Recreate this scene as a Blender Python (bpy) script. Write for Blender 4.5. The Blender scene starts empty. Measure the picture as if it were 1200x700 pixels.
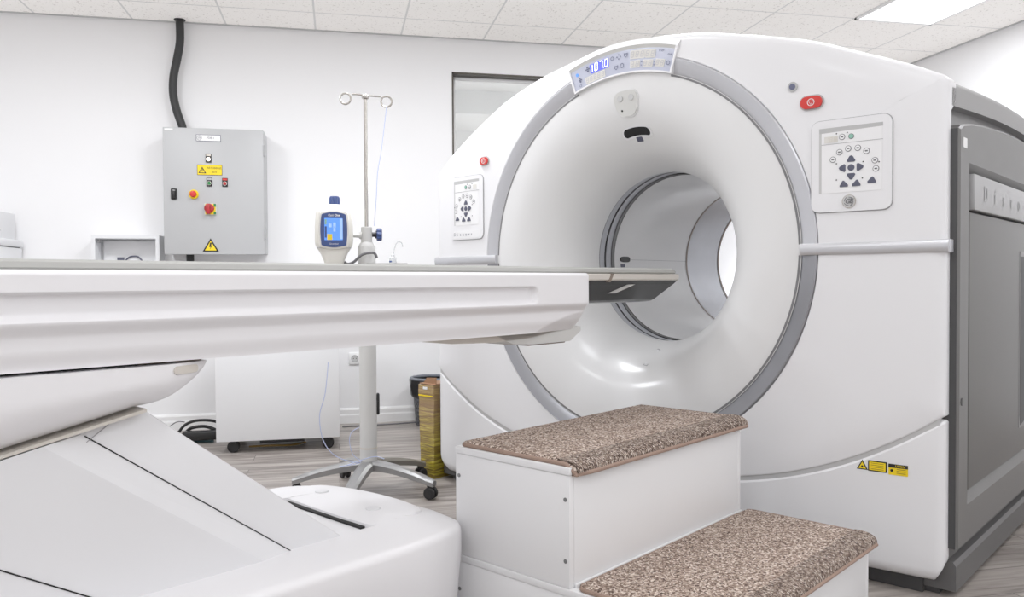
import bpy, bmesh, math, random
from mathutils import Vector, Matrix
random.seed(7)
PI = math.pi
C = bpy.context.scene.collection
R = math.radians

# ------------------------------------------------------------------ frames
# world: X along the back wall, Y into the room, Z up (metres).
# scanner frame: u into the bore, v across the scanner face (to the right), z up.
O = Vector((1.1232, 2.9958, 0.0))
ANG = R(90 - 54.97)
MG = Matrix.Translation(O) @ Matrix.Rotation(ANG, 4, 'Z') @ Matrix.Diagonal((1, -1, 1, 1))
MW = Matrix.Identity(4)
ROTG = Matrix.Rotation(ANG, 4, 'Z')

# ------------------------------------------------------------------ materials
def srgb(c):
    return tuple(((x / 255) / 12.92 if x / 255 <= 0.04045 else ((x / 255 + 0.055) / 1.055) ** 2.4) for x in c)

def mat(name, col, rough=0.5, metal=0.0, var=0.03, scale=6.0, bump=0.0, bscale=80.0, coat=0.0, emit=0.0, trans=0.0, alpha=1.0, ecol=None):
    m = bpy.data.materials.new(name); m.use_nodes = True
    nt = m.node_tree; n = nt.nodes; l = nt.links
    b = n['Principled BSDF']
    c = srgb(col)
    tc = n.new('ShaderNodeTexCoord')
    nz = n.new('ShaderNodeTexNoise'); nz.inputs['Scale'].default_value = scale; nz.inputs['Detail'].default_value = 3
    l.new(tc.outputs['Object'], nz.inputs['Vector'])
    mx = n.new('ShaderNodeMix'); mx.data_type = 'RGBA'
    mx.inputs[6].default_value = tuple(x * (1 - var) for x in c) + (1,)
    mx.inputs[7].default_value = tuple(min(1, x * (1 + var)) for x in c) + (1,)
    l.new(nz.outputs['Fac'], mx.inputs[0]); l.new(mx.outputs[2], b.inputs['Base Color'])
    b.inputs['Roughness'].default_value = rough; b.inputs['Metallic'].default_value = metal
    if coat: b.inputs['Coat Weight'].default_value = coat; b.inputs['Coat Roughness'].default_value = 0.12
    if trans: b.inputs['Transmission Weight'].default_value = trans; b.inputs['IOR'].default_value = 1.45
    if alpha < 1: b.inputs['Alpha'].default_value = alpha
    if emit:
        e = srgb(ecol or col)
        b.inputs['Emission Color'].default_value = e + (1,); b.inputs['Emission Strength'].default_value = emit
    if bump:
        n2 = n.new('ShaderNodeTexNoise'); n2.inputs['Scale'].default_value = bscale; l.new(tc.outputs['Object'], n2.inputs['Vector'])
        bp = n.new('ShaderNodeBump'); bp.inputs['Strength'].default_value = bump; bp.inputs['Distance'].default_value = 0.002
        l.new(n2.outputs['Fac'], bp.inputs['Height']); l.new(bp.outputs['Normal'], b.inputs['Normal'])
    return m

M = {}
M['wall'] = mat('wall_paint', (241, 241, 242), 0.75, var=0.012, scale=2, bump=0.12, bscale=220)
M['trimw'] = mat('white_trim', (238, 238, 238), 0.4, var=0.01)
M['shell'] = mat('scanner_white', (228, 228, 230), 0.32, var=0.008, scale=2, coat=0.25)
M['shell2'] = mat('scanner_white_cowl', (220, 220, 220), 0.36, var=0.008, scale=2, coat=0.35)
M['table'] = mat('table_white', (233, 232, 234), 0.36, var=0.008, scale=2, coat=0.2)
M['tablegrey'] = mat('table_light_grey', (222, 222, 224), 0.45, var=0.01, scale=2)
M['beige'] = mat('beige_plastic', (206, 200, 191), 0.5, var=0.02)
M['mattress'] = mat('grey_cushion', (172, 172, 168), 0.6, var=0.03)
M['silver'] = mat('silver_paint', (196, 197, 202), 0.35, metal=0.3, var=0.02)
M['silver_shade'] = mat('shaded_silver', (150, 151, 156), 0.3, metal=0.5, var=0.03)
M['ringlight'] = mat('ring_light_grey', (176, 178, 184), 0.35)
M['ringdark'] = mat('ring_dark_grey', (112, 112, 112), 0.35)
M['rearglow'] = mat('rear_tube_glow', (246, 246, 248), 0.4, emit=0.25)  # faint glow stands in for light reaching the rear of the bore
M['bandmetal'] = mat('polished_band', (205, 206, 210), 0.28, metal=0.6)
M['raildark'] = mat('dark_rail', (88, 87, 87), 0.45)
M['shadowline'] = mat('shadow_line_grey', (112, 112, 114), 0.6)
M['chrome'] = mat('brushed_steel', (190, 186, 180), 0.25, metal=0.9, var=0.03)
M['mylar'] = mat('silver_film', (176, 178, 184), 0.25, metal=0.45, var=0.12, scale=5)
M['black'] = mat('black_plastic', (22, 22, 23), 0.4, var=0.05)
M['carbon'] = mat('carbon_gloss', (18, 18, 19), 0.12, var=0.08, scale=30)
M['dark'] = mat('dark_gap', (10, 10, 10), 0.8)
M['brownrim'] = mat('brown_rim', (120, 106, 94), 0.45)
M['greyshell'] = mat('grey_shell', (140, 139, 139), 0.42, metal=0.15, var=0.02)
M['greydoor'] = mat('grey_door', (108, 107, 106), 0.4, metal=0.15, var=0.02)
M['greydark'] = mat('dark_grey_gap', (62, 62, 63), 0.5)
M['plate'] = mat('silver_name_plate', (178, 178, 179), 0.4, metal=0.3)
M['bezel'] = mat('bezel_grey', (205, 205, 202), 0.45)
M['lcd'] = mat('display_blue_grey', (176, 180, 198), 0.25, coat=0.4)
M['lcdseg'] = mat('unlit_segment', (214, 212, 206), 0.4)
M['lcdseg2'] = mat('unlit_digit', (188, 187, 190), 0.4)
M['icon'] = mat('icon_slate', (92, 96, 122), 0.5)
M['glow'] = mat('lit_digit', (235, 240, 255), 0.4, emit=0.9, ecol=(235, 240, 255))
M['glowblue'] = mat('blue_backlight', (70, 80, 220), 0.4, emit=0.35, ecol=(85, 95, 245))
M['btn'] = mat('navy_button', (78, 80, 98), 0.4)
M['btnlight'] = mat('grey_button', (178, 178, 178), 0.45)
M['btnline'] = mat('grey_button_outline', (105, 105, 108), 0.5)
M['keypad'] = mat('keypad_white', (232, 232, 233), 0.35)
M['line'] = mat('thin_grey_line', (150, 150, 152), 0.5)
M['linelt'] = mat('thin_light_line', (190, 190, 190), 0.5)
M['red'] = mat('red_plastic', (205, 36, 28), 0.3, coat=0.4)
M['redd'] = mat('dark_red_plastic', (170, 32, 38), 0.35)
M['green'] = mat('green_plastic', (32, 120, 62), 0.35)
M['teal'] = mat('green_grey_button', (130, 178, 160), 0.4)
M['yellow'] = mat('yellow_label', (240, 208, 20), 0.5, var=0.03)
M['yellowink'] = mat('yellow_label_ink', (150, 128, 20), 0.5)
M['white'] = mat('label_white', (240, 240, 240), 0.5)
M['navy'] = mat('navy_blue_plastic', (38, 64, 122), 0.35, coat=0.3)
M['screen'] = mat('lit_blue_screen', (70, 120, 205), 0.2, emit=0.55, ecol=(78, 130, 215))
M['screenlt'] = mat('lit_pale_screen', (150, 185, 230), 0.2, emit=0.25)
M['cream'] = mat('cream_plastic', (222, 220, 212), 0.42, var=0.02)
M['stand'] = mat('stand_grey_paint', (205, 205, 203), 0.42, var=0.02)
M['castalu'] = mat('cast_aluminium', (152, 152, 152), 0.38, metal=0.5, var=0.08, scale=12)
M['castdark'] = mat('taupe_caster_cover', (112, 108, 100), 0.5)
M['rubber'] = mat('black_rubber', (26, 26, 27), 0.6)
M['cab'] = mat('cabinet_grey', (180, 181, 182), 0.42, var=0.015, scale=3)
M['cabedge'] = mat('cabinet_side_grey', (164, 165, 166), 0.45)
M['cart'] = mat('cart_grey_white', (226, 227, 229), 0.45, var=0.01)
M['melamine'] = mat('white_melamine', (232, 232, 233), 0.42, var=0.008)
M['screw'] = mat('zinc_screw', (130, 130, 130), 0.4, metal=0.8)
M['tube'] = mat('clear_tube', (186, 196, 232), 0.25)
M['clear'] = mat('clear_plastic', (235, 238, 240), 0.12, trans=0.6)
M['glass'] = mat('window_glass', (240, 243, 242), 0.02, trans=0.92)
M['bronze'] = mat('dark_bronze_frame', (72, 66, 58), 0.5)
M['bin'] = mat('charcoal_bin', (70, 71, 76), 0.5)
M['binrim'] = mat('slate_bin_rim', (110, 114, 122), 0.45)
M['bag'] = mat('black_bag', (26, 26, 28), 0.3, var=0.2, scale=30, bump=0.6, bscale=40)
M['whiteled'] = mat('lit_lamp', (255, 246, 232), 0.3, emit=5.0)
M['diffuser'] = mat('lit_diffuser', (255, 255, 255), 0.5, emit=1.2)
M['blackcable'] = mat('black_cable_sleeve', (28, 29, 30), 0.45, bump=0.8, bscale=160)
M['tealcable'] = mat('teal_cable', (44, 74, 78), 0.5)
M['yelcable'] = mat('amber_cable', (150, 120, 60), 0.5)

def floor_mat():
    m = bpy.data.materials.new('grey_wood_planks'); m.use_nodes = True
    nt = m.node_tree; n = nt.nodes; l = nt.links; b = n['Principled BSDF']
    tc = n.new('ShaderNodeTexCoord')
    br = n.new('ShaderNodeTexBrick'); br.offset = 0.37
    br.inputs['Scale'].default_value = 1.0; br.inputs['Brick Width'].default_value = 1.25; br.inputs['Row Height'].default_value = 0.19
    br.inputs['Mortar Size'].default_value = 0.0018; br.inputs['Mortar Smooth'].default_value = 0.1
    br.inputs['Color1'].default_value = (0.0, 0, 0, 1); br.inputs['Color2'].default_value = (1, 1, 1, 1); br.inputs['Mortar'].default_value = (0.5, 0.5, 0.5, 1)
    l.new(tc.outputs['Object'], br.inputs['Vector'])
    mp = n.new('ShaderNodeMapping'); mp.inputs['Scale'].default_value = (1.3, 17, 1); l.new(tc.outputs['Object'], mp.inputs['Vector'])
    add = n.new('ShaderNodeVectorMath'); add.operation = 'ADD'; l.new(mp.outputs[0], add.inputs[0])
    sc = n.new('ShaderNodeVectorMath'); sc.operation = 'SCALE'; sc.inputs['Scale'].default_value = 9.0; l.new(br.outputs['Color'], sc.inputs[0]); l.new(sc.outputs[0], add.inputs[1])
    nz = n.new('ShaderNodeTexNoise'); nz.inputs['Scale'].default_value = 1.4; nz.inputs['Detail'].default_value = 8; nz.inputs['Roughness'].default_value = 0.62; nz.inputs['Distortion'].default_value = 0.5
    l.new(add.outputs[0], nz.inputs['Vector'])
    cr = n.new('ShaderNodeValToRGB'); e = cr.color_ramp.elements
    e[0].position = 0.28; e[0].color = srgb((98, 90, 85)) + (1,)
    e[1].position = 0.72; e[1].color = srgb((196, 189, 182)) + (1,)
    k = cr.color_ramp.elements.new(0.5); k.color = srgb((158, 150, 144)) + (1,)
    l.new(nz.outputs['Fac'], cr.inputs[0])
    mm = n.new('ShaderNodeMix'); mm.data_type = 'RGBA'; mm.blend_type = 'MULTIPLY'; mm.inputs[0].default_value = 0.22
    l.new(cr.outputs[0], mm.inputs[6]); l.new(br.outputs['Color'], mm.inputs[7])
    m2 = n.new('ShaderNodeMix'); m2.data_type = 'RGBA'; l.new(br.outputs['Fac'], m2.inputs[0]); l.new(mm.outputs[2], m2.inputs[6])
    m2.inputs[7].default_value = srgb((84, 78, 74)) + (1,)
    l.new(m2.outputs[2], b.inputs['Base Color']); b.inputs['Roughness'].default_value = 0.38
    return m
M['floor'] = floor_mat()

def ceil_mat():
    m = bpy.data.materials.new('mineral_fibre_tiles'); m.use_nodes = True
    nt = m.node_tree; n = nt.nodes; l = nt.links; b = n['Principled BSDF']
    tc = n.new('ShaderNodeTexCoord'); sx = n.new('ShaderNodeSeparateXYZ'); l.new(tc.outputs['Object'], sx.inputs[0])
    def math_(op, a, bb=None):
        q = n.new('ShaderNodeMath'); q.operation = op
        for i, v in enumerate((a, bb)):
            if v is None: continue
            if isinstance(v, (int, float)): q.inputs[i].default_value = v
            else: l.new(v, q.inputs[i])
        return q.outputs[0]
    P = 0.577
    def grid(out, off):
        t = math_('ADD', out, 100 * P - off); t = math_('DIVIDE', t, P); t = math_('FRACT', t); t = math_('SUBTRACT', t, 0.5); t = math_('ABSOLUTE', t)
        return math_('GREATER_THAN', t, 0.5 - 0.0105)
    g = math_('MAXIMUM', grid(sx.outputs[0], 1.60), grid(sx.outputs[1], 4.715))
    vo = n.new('ShaderNodeTexVoronoi'); vo.inputs['Scale'].default_value = 55; l.new(tc.outputs['Object'], vo.inputs['Vector'])
    nz = n.new('ShaderNodeTexNoise'); nz.inputs['Scale'].default_value = 60; nz.inputs['Detail'].default_value = 4; l.new(tc.outputs['Object'], nz.inputs['Vector'])
    pin = math_('LESS_THAN', vo.outputs['Distance'], 0.13)
    fis = math_('LESS_THAN', nz.outputs['Fac'], 0.36)
    sp = math_('MAXIMUM', pin, fis)
    mx = n.new('ShaderNodeMix'); mx.data_type = 'RGBA'; mx.inputs[6].default_value = srgb((226, 223, 220)) + (1,); mx.inputs[7].default_value = srgb((196, 192, 188)) + (1,)
    l.new(sp, mx.inputs[0])
    m2 = n.new('ShaderNodeMix'); m2.data_type = 'RGBA'; l.new(g, m2.inputs[0]); l.new(mx.outputs[2], m2.inputs[6]); m2.inputs[7].default_value = srgb((192, 191, 190)) + (1,)
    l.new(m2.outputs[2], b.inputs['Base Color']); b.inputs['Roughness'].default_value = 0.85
    l.new(m2.outputs[2], b.inputs['Emission Color']); b.inputs['Emission Strength'].default_value = 0.20  # tiles given a faint glow as added even fill light
    return m
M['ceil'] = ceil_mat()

def carpet_mat(name, dark=1.0, ribs=False):
    m = bpy.data.materials.new(name); m.use_nodes = True
    nt = m.node_tree; n = nt.nodes; l = nt.links; b = n['Principled BSDF']
    tc = n.new('ShaderNodeTexCoord')
    v = n.new('ShaderNodeTexVoronoi'); v.inputs['Scale'].default_value = 230; l.new(tc.outputs['Object'], v.inputs['Vector'])
    src = v.outputs['Color']
    sep = n.new('ShaderNodeSeparateColor'); l.new(src, sep.inputs[0])
    cr = n.new('ShaderNodeValToRGB'); e = cr.color_ramp.elements
    def c(r, g, bb): return tuple(x * dark for x in srgb((r, g, bb))) + (1,)
    e[0].position = 0.0; e[0].color = c(70, 52, 44); e[1].position = 1.0; e[1].color = c(226, 212, 200)
    for p, q in ((0.2, (112, 90, 78)), (0.5, (152, 132, 118)), (0.8, (190, 172, 158))):
        k = cr.color_ramp.elements.new(p); k.color = c(*q)
    l.new(sep.outputs[0], cr.inputs[0])
    colout = cr.outputs[0]
    if ribs:
        w = n.new('ShaderNodeTexWave'); w.inputs['Scale'].default_value = 42; w.inputs['Distortion'].default_value = 3.0; w.inputs['Detail Scale'].default_value = 8
        l.new(tc.outputs['Object'], w.inputs['Vector'])
        mm = n.new('ShaderNodeMix'); mm.data_type = 'RGBA'; mm.blend_type = 'MULTIPLY'; mm.inputs[0].default_value = 0.65
        l.new(cr.outputs[0], mm.inputs[6]); l.new(w.outputs['Color'], mm.inputs[7]); colout = mm.outputs[2]
    l.new(colout, b.inputs['Base Color']); b.inputs['Roughness'].default_value = 0.95
    bp = n.new('ShaderNodeBump'); bp.inputs['Strength'].default_value = 0.8; bp.inputs['Distance'].default_value = 0.003
    l.new(v.outputs['Distance'], bp.inputs['Height']); l.new(bp.outputs['Normal'], b.inputs['Normal'])
    return m
M['carpet'] = carpet_mat('brown_fleck_carpet')
M['carpetrib'] = carpet_mat('ribbed_carpet_nosing', 0.95, True)
M['piping'] = mat('carpet_binding', (150, 126, 112), 0.9, var=0.12, scale=90, bump=0.8, bscale=200)

def box_mat():
    m = bpy.data.materials.new('cardboard_in_yellow_film'); m.use_nodes = True
    nt = m.node_tree; n = nt.nodes; l = nt.links; b = n['Principled BSDF']
    tc = n.new('ShaderNodeTexCoord'); mp = n.new('ShaderNodeMapping'); mp.inputs['Scale'].default_value = (3, 3, 42); l.new(tc.outputs['Object'], mp.inputs[0])
    nz = n.new('ShaderNodeTexNoise'); nz.inputs['Scale'].default_value = 2.2; nz.inputs['Detail'].default_value = 5; nz.inputs['Distortion'].default_value = 1.2; l.new(mp.outputs[0], nz.inputs['Vector'])
    cr = n.new('ShaderNodeValToRGB'); e = cr.color_ramp.elements
    e[0].position = 0.3; e[0].color = srgb((92, 74, 40)) + (1,); e[1].position = 0.7; e[1].color = srgb((216, 200, 90)) + (1,)
    k = e.new(0.47); k.color = srgb((136, 116, 44)) + (1,); k = e.new(0.56); k.color = srgb((172, 156, 44)) + (1,)
    l.new(nz.outputs['Fac'], cr.inputs[0])
    sx = n.new('ShaderNodeSeparateXYZ'); l.new(tc.outputs['Object'], sx.inputs[0])
    mr = n.new('ShaderNodeMapRange'); mr.inputs[1].default_value = 0.1; mr.inputs[2].default_value = 0.38; mr.inputs[3].default_value = 0.0; mr.inputs[4].default_value = 0.75
    l.new(sx.outputs[2], mr.inputs[0])
    mx = n.new('ShaderNodeMix'); mx.data_type = 'RGBA'; mx.blend_type = 'MIX'; mx.inputs[7].default_value = srgb((158, 126, 96)) + (1,)
    l.new(mr.outputs[0], mx.inputs[0]); l.new(cr.outputs[0], mx.inputs[6]); l.new(mx.outputs[2], b.inputs['Base Color'])
    b.inputs['Roughness'].default_value = 0.28; b.inputs['Coat Weight'].default_value = 0.5
    bp = n.new('ShaderNodeBump'); bp.inputs['Strength'].default_value = 0.6; bp.inputs['Distance'].default_value = 0.006; l.new(nz.outputs['Fac'], bp.inputs['Height']); l.new(bp.outputs['Normal'], b.inputs['Normal'])
    return m
M['wrapbox'] = box_mat()

def lattice_mat():
    m = bpy.data.materials.new('woven_plastic'); m.use_nodes = True
    nt = m.node_tree; n = nt.nodes; l = nt.links; b = n['Principled BSDF']
    tc = n.new('ShaderNodeTexCoord'); ck = n.new('ShaderNodeTexChecker'); ck.inputs['Scale'].default_value = 70
    ck.inputs['Color1'].default_value = srgb((92, 93, 98)) + (1,); ck.inputs['Color2'].default_value = srgb((44, 45, 50)) + (1,)
    l.new(tc.outputs['Object'], ck.inputs['Vector']); l.new(ck.outputs['Color'], b.inputs['Base Color']); b.inputs['Roughness'].default_value = 0.5
    return m
M['lattice'] = lattice_mat()

# ------------------------------------------------------------------ object helpers
WM = {}
def world_of(o): return WM[o.name]

def thing(name, label, cat, base, frame=MW, rot=None, group=None):
    o = bpy.data.objects.new(name, None); C.objects.link(o)
    o.empty_display_size = 0.1
    loc = frame @ Vector(base)
    mw = Matrix.Translation(loc) @ (rot if rot is not None else (ROTG if frame is MG else Matrix.Identity(4)))
    o.matrix_world = mw; o.location = loc; o.rotation_euler = mw.to_euler()
    WM[o.name] = mw
    o['label'] = label; o['category'] = cat
    if group: o['group'] = group
    return o

def obj(name, bm, m, parent=None, frame=MW, base=None, smooth=True, angle=32, label=None):
    if isinstance(m, str): m = M[m]
    pm = WM[parent.name] if parent else None
    if parent: T = pm.inverted() @ frame; mw = pm
    else:
        loc = frame @ Vector(base if base is not None else (0, 0, 0))
        mw = Matrix.Translation(loc) @ (ROTG if frame is MG else Matrix.Identity(4)); T = mw.inverted() @ frame
    bmesh.ops.transform(bm, matrix=T, verts=bm.verts)
    bmesh.ops.remove_doubles(bm, verts=bm.verts, dist=1e-6)
    bmesh.ops.recalc_face_normals(bm, faces=bm.faces)
    me = bpy.data.meshes.new(name); bm.to_mesh(me); bm.free()
    if smooth:
        for p in me.polygons: p.use_smooth = True
        me.set_sharp_from_angle(angle=R(angle))
    me.materials.append(m)
    o = bpy.data.objects.new(name, me); C.objects.link(o)
    if parent: o.parent = parent; WM[o.name] = pm
    else: o.location = mw.to_translation(); o.rotation_euler = mw.to_euler(); WM[o.name] = mw
    if label: o['label'] = label
    return o

def tag(o, label, cat, group=None):
    o['label'] = label; o['category'] = cat
    if group: o['group'] = group
    return o

def B(): return bmesh.new()

def box(bm, a, b, bev=0.0, seg=2):
    x0, y0, z0 = a; x1, y1, z1 = b
    t = bmesh.new()
    vs = [t.verts.new(p) for p in ((x0,y0,z0),(x1,y0,z0),(x1,y1,z0),(x0,y1,z0),(x0,y0,z1),(x1,y0,z1),(x1,y1,z1),(x0,y1,z1))]
    for f in ((0,3,2,1),(4,5,6,7),(0,1,5,4),(1,2,6,5),(2,3,7,6),(3,0,4,7)): t.faces.new([vs[i] for i in f])
    if bev: bmesh.ops.bevel(t, geom=t.edges[:], offset=bev, segments=seg, profile=0.5, affect='EDGES')
    merge(bm, t); return bm

def merge(bm, t):
    mp = {}
    for v in t.verts: mp[v] = bm.verts.new(v.co)
    for f in t.faces:
        try: bm.faces.new([mp[v] for v in f.verts])
        except ValueError: pass
    t.free()

def frame_of(d):
    d = Vector(d).normalized(); a = Vector((0, 0, 1)) if abs(d.z) < 0.9 else Vector((1, 0, 0))
    x = d.cross(a).normalized(); return x, d.cross(x).normalized(), d

def cyl(bm, p, q, r0, r1=None, seg=28, cap=True, bev=0.0):
    r1 = r0 if r1 is None else r1
    p = Vector(p); q = Vector(q); x, y, d = frame_of(q - p)
    prof = [(0, r0), (1, r1)]; L = (q - p).length
    if bev: prof = [(0, r0 - bev), (bev / L, r0), (1 - bev / L, r1), (1, r1 - bev)]
    rings = [[bm.verts.new(p + d * L * t + (x * math.cos(a) + y * math.sin(a)) * r) for a in [2 * PI * i / seg for i in range(seg)]] for t, r in prof]
    for a, b in zip(rings, rings[1:]):
        for i in range(seg): bm.faces.new((a[i], a[(i+1) % seg], b[(i+1) % seg], b[i]))
    if cap: bm.faces.new(rings[0][::-1]); bm.faces.new(rings[-1])
    return bm

def lathe(bm, c, axis, prof, seg=32, cap=True):
    # prof: (distance along axis, radius)
    c = Vector(c); x, y, d = frame_of(axis)
    rings = []
    for t, r in prof:
        rings.append([bm.verts.new(c + d * t + (x * math.cos(a) + y * math.sin(a)) * max(r, 1e-4)) for a in [2 * PI * i / seg for i in range(seg)]])
    for a, b in zip(rings, rings[1:]):
        for i in range(seg): bm.faces.new((a[i], a[(i+1) % seg], b[(i+1) % seg], b[i]))
    if cap: bm.faces.new(rings[0][::-1]); bm.faces.new(rings[-1])
    return bm

def smoothpath(pts, n=8):
    pts = [Vector(p) for p in pts]; out = []
    for i in range(len(pts) - 1):
        p0 = pts[max(i-1, 0)]; p1 = pts[i]; p2 = pts[i+1]; p3 = pts[min(i+2, len(pts)-1)]
        for k in range(n):
            t = k / n
            out.append(0.5 * ((2*p1) + (p2-p0)*t + (2*p0-5*p1+4*p2-p3)*t*t + (3*p1-p0-3*p2+p3)*t**3))
    out.append(pts[-1]); return out

def tube(bm, pts, r, seg=10, smooth=True, closed=False, n=8):
    P = smoothpath(pts, n) if smooth else [Vector(p) for p in pts]
    rings = []; prev = None
    for i, p in enumerate(P):
        if closed: d = P[(i+1) % len(P)] - P[i-1]
        else: d = P[min(i+1, len(P)-1)] - P[max(i-1, 0)]
        d.normalize()
        if prev is None: x, y, _ = frame_of(d)
        else:
            x = (prev - d * prev.dot(d)).normalized(); y = d.cross(x)
        prev = x
        rr = r(i / (len(P)-1)) if callable(r) else r
        rings.append([bm.verts.new(p + (x * math.cos(a) + y * math.sin(a)) * rr) for a in [2 * PI * k / seg for k in range(seg)]])
    prs = list(zip(rings, rings[1:])) + ([(rings[-1], rings[0])] if closed else [])
    for a, b in prs:
        for i in range(seg): bm.faces.new((a[i], a[(i+1) % seg], b[(i+1) % seg], b[i]))
    if not closed: bm.faces.new(rings[0][::-1]); bm.faces.new(rings[-1])
    return bm

def ringmesh(bm, c, axis, rad, r, seg=32, tseg=10):
    x, y, d = frame_of(axis); c = Vector(c)
    pts = [c + (x * math.cos(a) + y * math.sin(a)) * rad for a in [2*PI*i/seg for i in range(seg)]]
    return tube(bm, pts, r, tseg, smooth=False, closed=True)

def prism(bm, poly, fn0, fn1):
    # polygon given in 2-D, extruded between two mappings
    a = [bm.verts.new(fn0(*p)) for p in poly]; b = [bm.verts.new(fn1(*p)) for p in poly]
    bm.faces.new(a[::-1]); bm.faces.new(b)
    k = len(poly)
    for i in range(k): bm.faces.new((a[i], a[(i+1) % k], b[(i+1) % k], b[i]))
    return bm

def loft(bm, rings, cap=True, closed=True):
    vr = [[bm.verts.new(p) for p in r] for r in rings]
    k = len(vr[0])
    for a, b in zip(vr, vr[1:]):
        for i in range(k if closed else k - 1): bm.faces.new((a[i], a[(i+1) % k], b[(i+1) % k], b[i]))
    if cap: bm.faces.new(vr[0][::-1]); bm.faces.new(vr[-1])
    return bm

def rrect(cx, cy, w, h, r, n=5):
    out = []
    for sx, sy, a0 in ((1, 1, 0), (-1, 1, 90), (-1, -1, 180), (1, -1, 270)):
        for i in range(n + 1):
            a = R(a0 + 90 * i / n); out.append((cx + sx * (w/2 - r) + r * math.cos(a), cy + sy * (h/2 - r) + r * math.sin(a)))
    return out

def circ(cx, cy, r, n=20, ry=None):
    return [(cx + r * math.cos(2*PI*i/n), cy + (ry or r) * math.sin(2*PI*i/n)) for i in range(n)]

_fonts = {}
def textmesh(bm, s, size, fn, spacing=1.0, extr=0.0, align='CENTER', shear=0.0, bold=0.0):
    cu = bpy.data.curves.new('txt', 'FONT'); cu.body = s; cu.size = size; cu.align_x = align; cu.align_y = 'CENTER'
    cu.space_character = spacing; cu.shear = shear; cu.offset = bold; cu.resolution_u = 3
    o = bpy.data.objects.new('txt', cu); C.objects.link(o); bpy.context.view_layer.update()
    me = bpy.data.meshes.new_from_object(o.evaluated_get(bpy.context.evaluated_depsgraph_get()))
    t = bmesh.new(); t.from_mesh(me)
    bmesh.ops.triangulate(t, faces=t.faces[:])
    for v in t.verts: v.co = Vector(fn(v.co.x, v.co.y))
    merge(bm, t)
    bpy.data.objects.remove(o); bpy.data.curves.remove(cu); bpy.data.meshes.remove(me)
    return bm

# ------------------------------------------------------------------ camera
cam = bpy.data.cameras.new('camera'); cam.sensor_width = 36; cam.lens = 36 * 942 / 1200
cam.clip_start = 0.05; cam.clip_end = 60
co = bpy.data.objects.new('camera', cam); C.objects.link(co)
pi_, ro_, yr_ = R(1.217), R(-0.312), R(12.22)
fw = Vector((math.sin(yr_), math.cos(yr_), 0)); rt = Vector((math.cos(yr_), -math.sin(yr_), 0)); up = Vector((0, 0, 1))
fw2 = fw * math.cos(pi_) - up * math.sin(pi_); up2 = up * math.cos(pi_) + fw * math.sin(pi_)
rt3 = rt * math.cos(ro_) + up2 * math.sin(ro_); up3 = up2 * math.cos(ro_) - rt * math.sin(ro_)
co.matrix_world = Matrix((( rt3.x, up3.x, -fw2.x, 0), (rt3.y, up3.y, -fw2.y, 0), (rt3.z, up3.z, -fw2.z, 0.975), (0, 0, 0, 1)))
bpy.context.scene.camera = co

# ------------------------------------------------------------------ room
X0, X1, Y0, Y1, H = -3.4, 4.475, -1.6, 5.66, 2.69
def struct(o): o['kind'] = 'structure'; return o
bm = B(); box(bm, (X0 - .1, Y0 - .1, -.08), (X1 + .1, Y1 + 2.2, 0)); struct(obj('floor', bm, 'floor', smooth=False))
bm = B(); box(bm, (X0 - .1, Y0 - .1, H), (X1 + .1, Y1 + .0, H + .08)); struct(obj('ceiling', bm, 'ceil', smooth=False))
WX0, WX1, WZ0, WZ1 = 0.80, 2.35, 0.85, 2.455     # window opening
bm = B()
box(bm, (X0 - .1, Y1, 0), (WX0, Y1 + .14, H + .08)); box(bm, (WX1, Y1, 0), (X1 + .1, Y1 + .14, H + .08))
box(bm, (WX0, Y1, 0), (WX1, Y1 + .14, WZ0)); box(bm, (WX0, Y1, WZ1), (WX1, Y1 + .14, H + .08))
struct(obj('wall_back', bm, 'wall', smooth=False))
bm = B(); box(bm, (X1, Y0 - .1, 0), (X1 + .1, Y1 + .14, H)); struct(obj('wall_right', bm, 'wall', smooth=False))
bm = B(); box(bm, (X0 - .1, Y0 - .1, 0), (X0, Y1 + .14, H)); struct(obj('wall_left', bm, 'wall', smooth=False))
bm = B(); box(bm, (X0, Y0 - .1, 0), (X1, Y0, H)); struct(obj('wall_front', bm, 'wall', smooth=False))
# window with its bronze reveal, white sash and glass
win = bpy.data.objects.new('window_1', None); C.objects.link(win); win.location = (WX0, Y1, WZ0); WM[win.name] = Matrix.Translation((WX0, Y1, WZ0)); win['kind'] = 'structure'
bm = B()
for a, b in (((WX0, Y1-.004, WZ0), (WX0+.012, Y1+.10, WZ1)), ((WX1-.012, Y1-.004, WZ0), (WX1, Y1+.10, WZ1)), ((WX0, Y1-.004, WZ1-.014), (WX1, Y1+.10, WZ1)), ((WX0, Y1-.004, WZ0), (WX1, Y1+.10, WZ0+.012))): box(bm, a, b)
obj('window_reveal', bm, 'bronze', win, smooth=False)
bm = B()
fy0, fy1 = Y1 + .075, Y1 + .105
a0, a1, c0, c1 = WX0+.012, WX1-.012, WZ0+.012, WZ1-.014
for a, b in (((a0, fy0, c0), (a0+.022, fy1, c1)), ((a1-.022, fy0, c0), (a1, fy1, c1)), ((a0, fy0, c1-.022), (a1, fy1, c1)), ((a0, fy0, c0), (a1, fy1, c0+.022))): box(bm, a, b, .003)
obj('window_sash', bm, 'trimw', win)
bm = B(); box(bm, (a0+.02, Y1+.088, c0+.02), (a1-.02, Y1+.092, c1-.02)); obj('window_pane', bm, 'glass', win, smooth=False)
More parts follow.
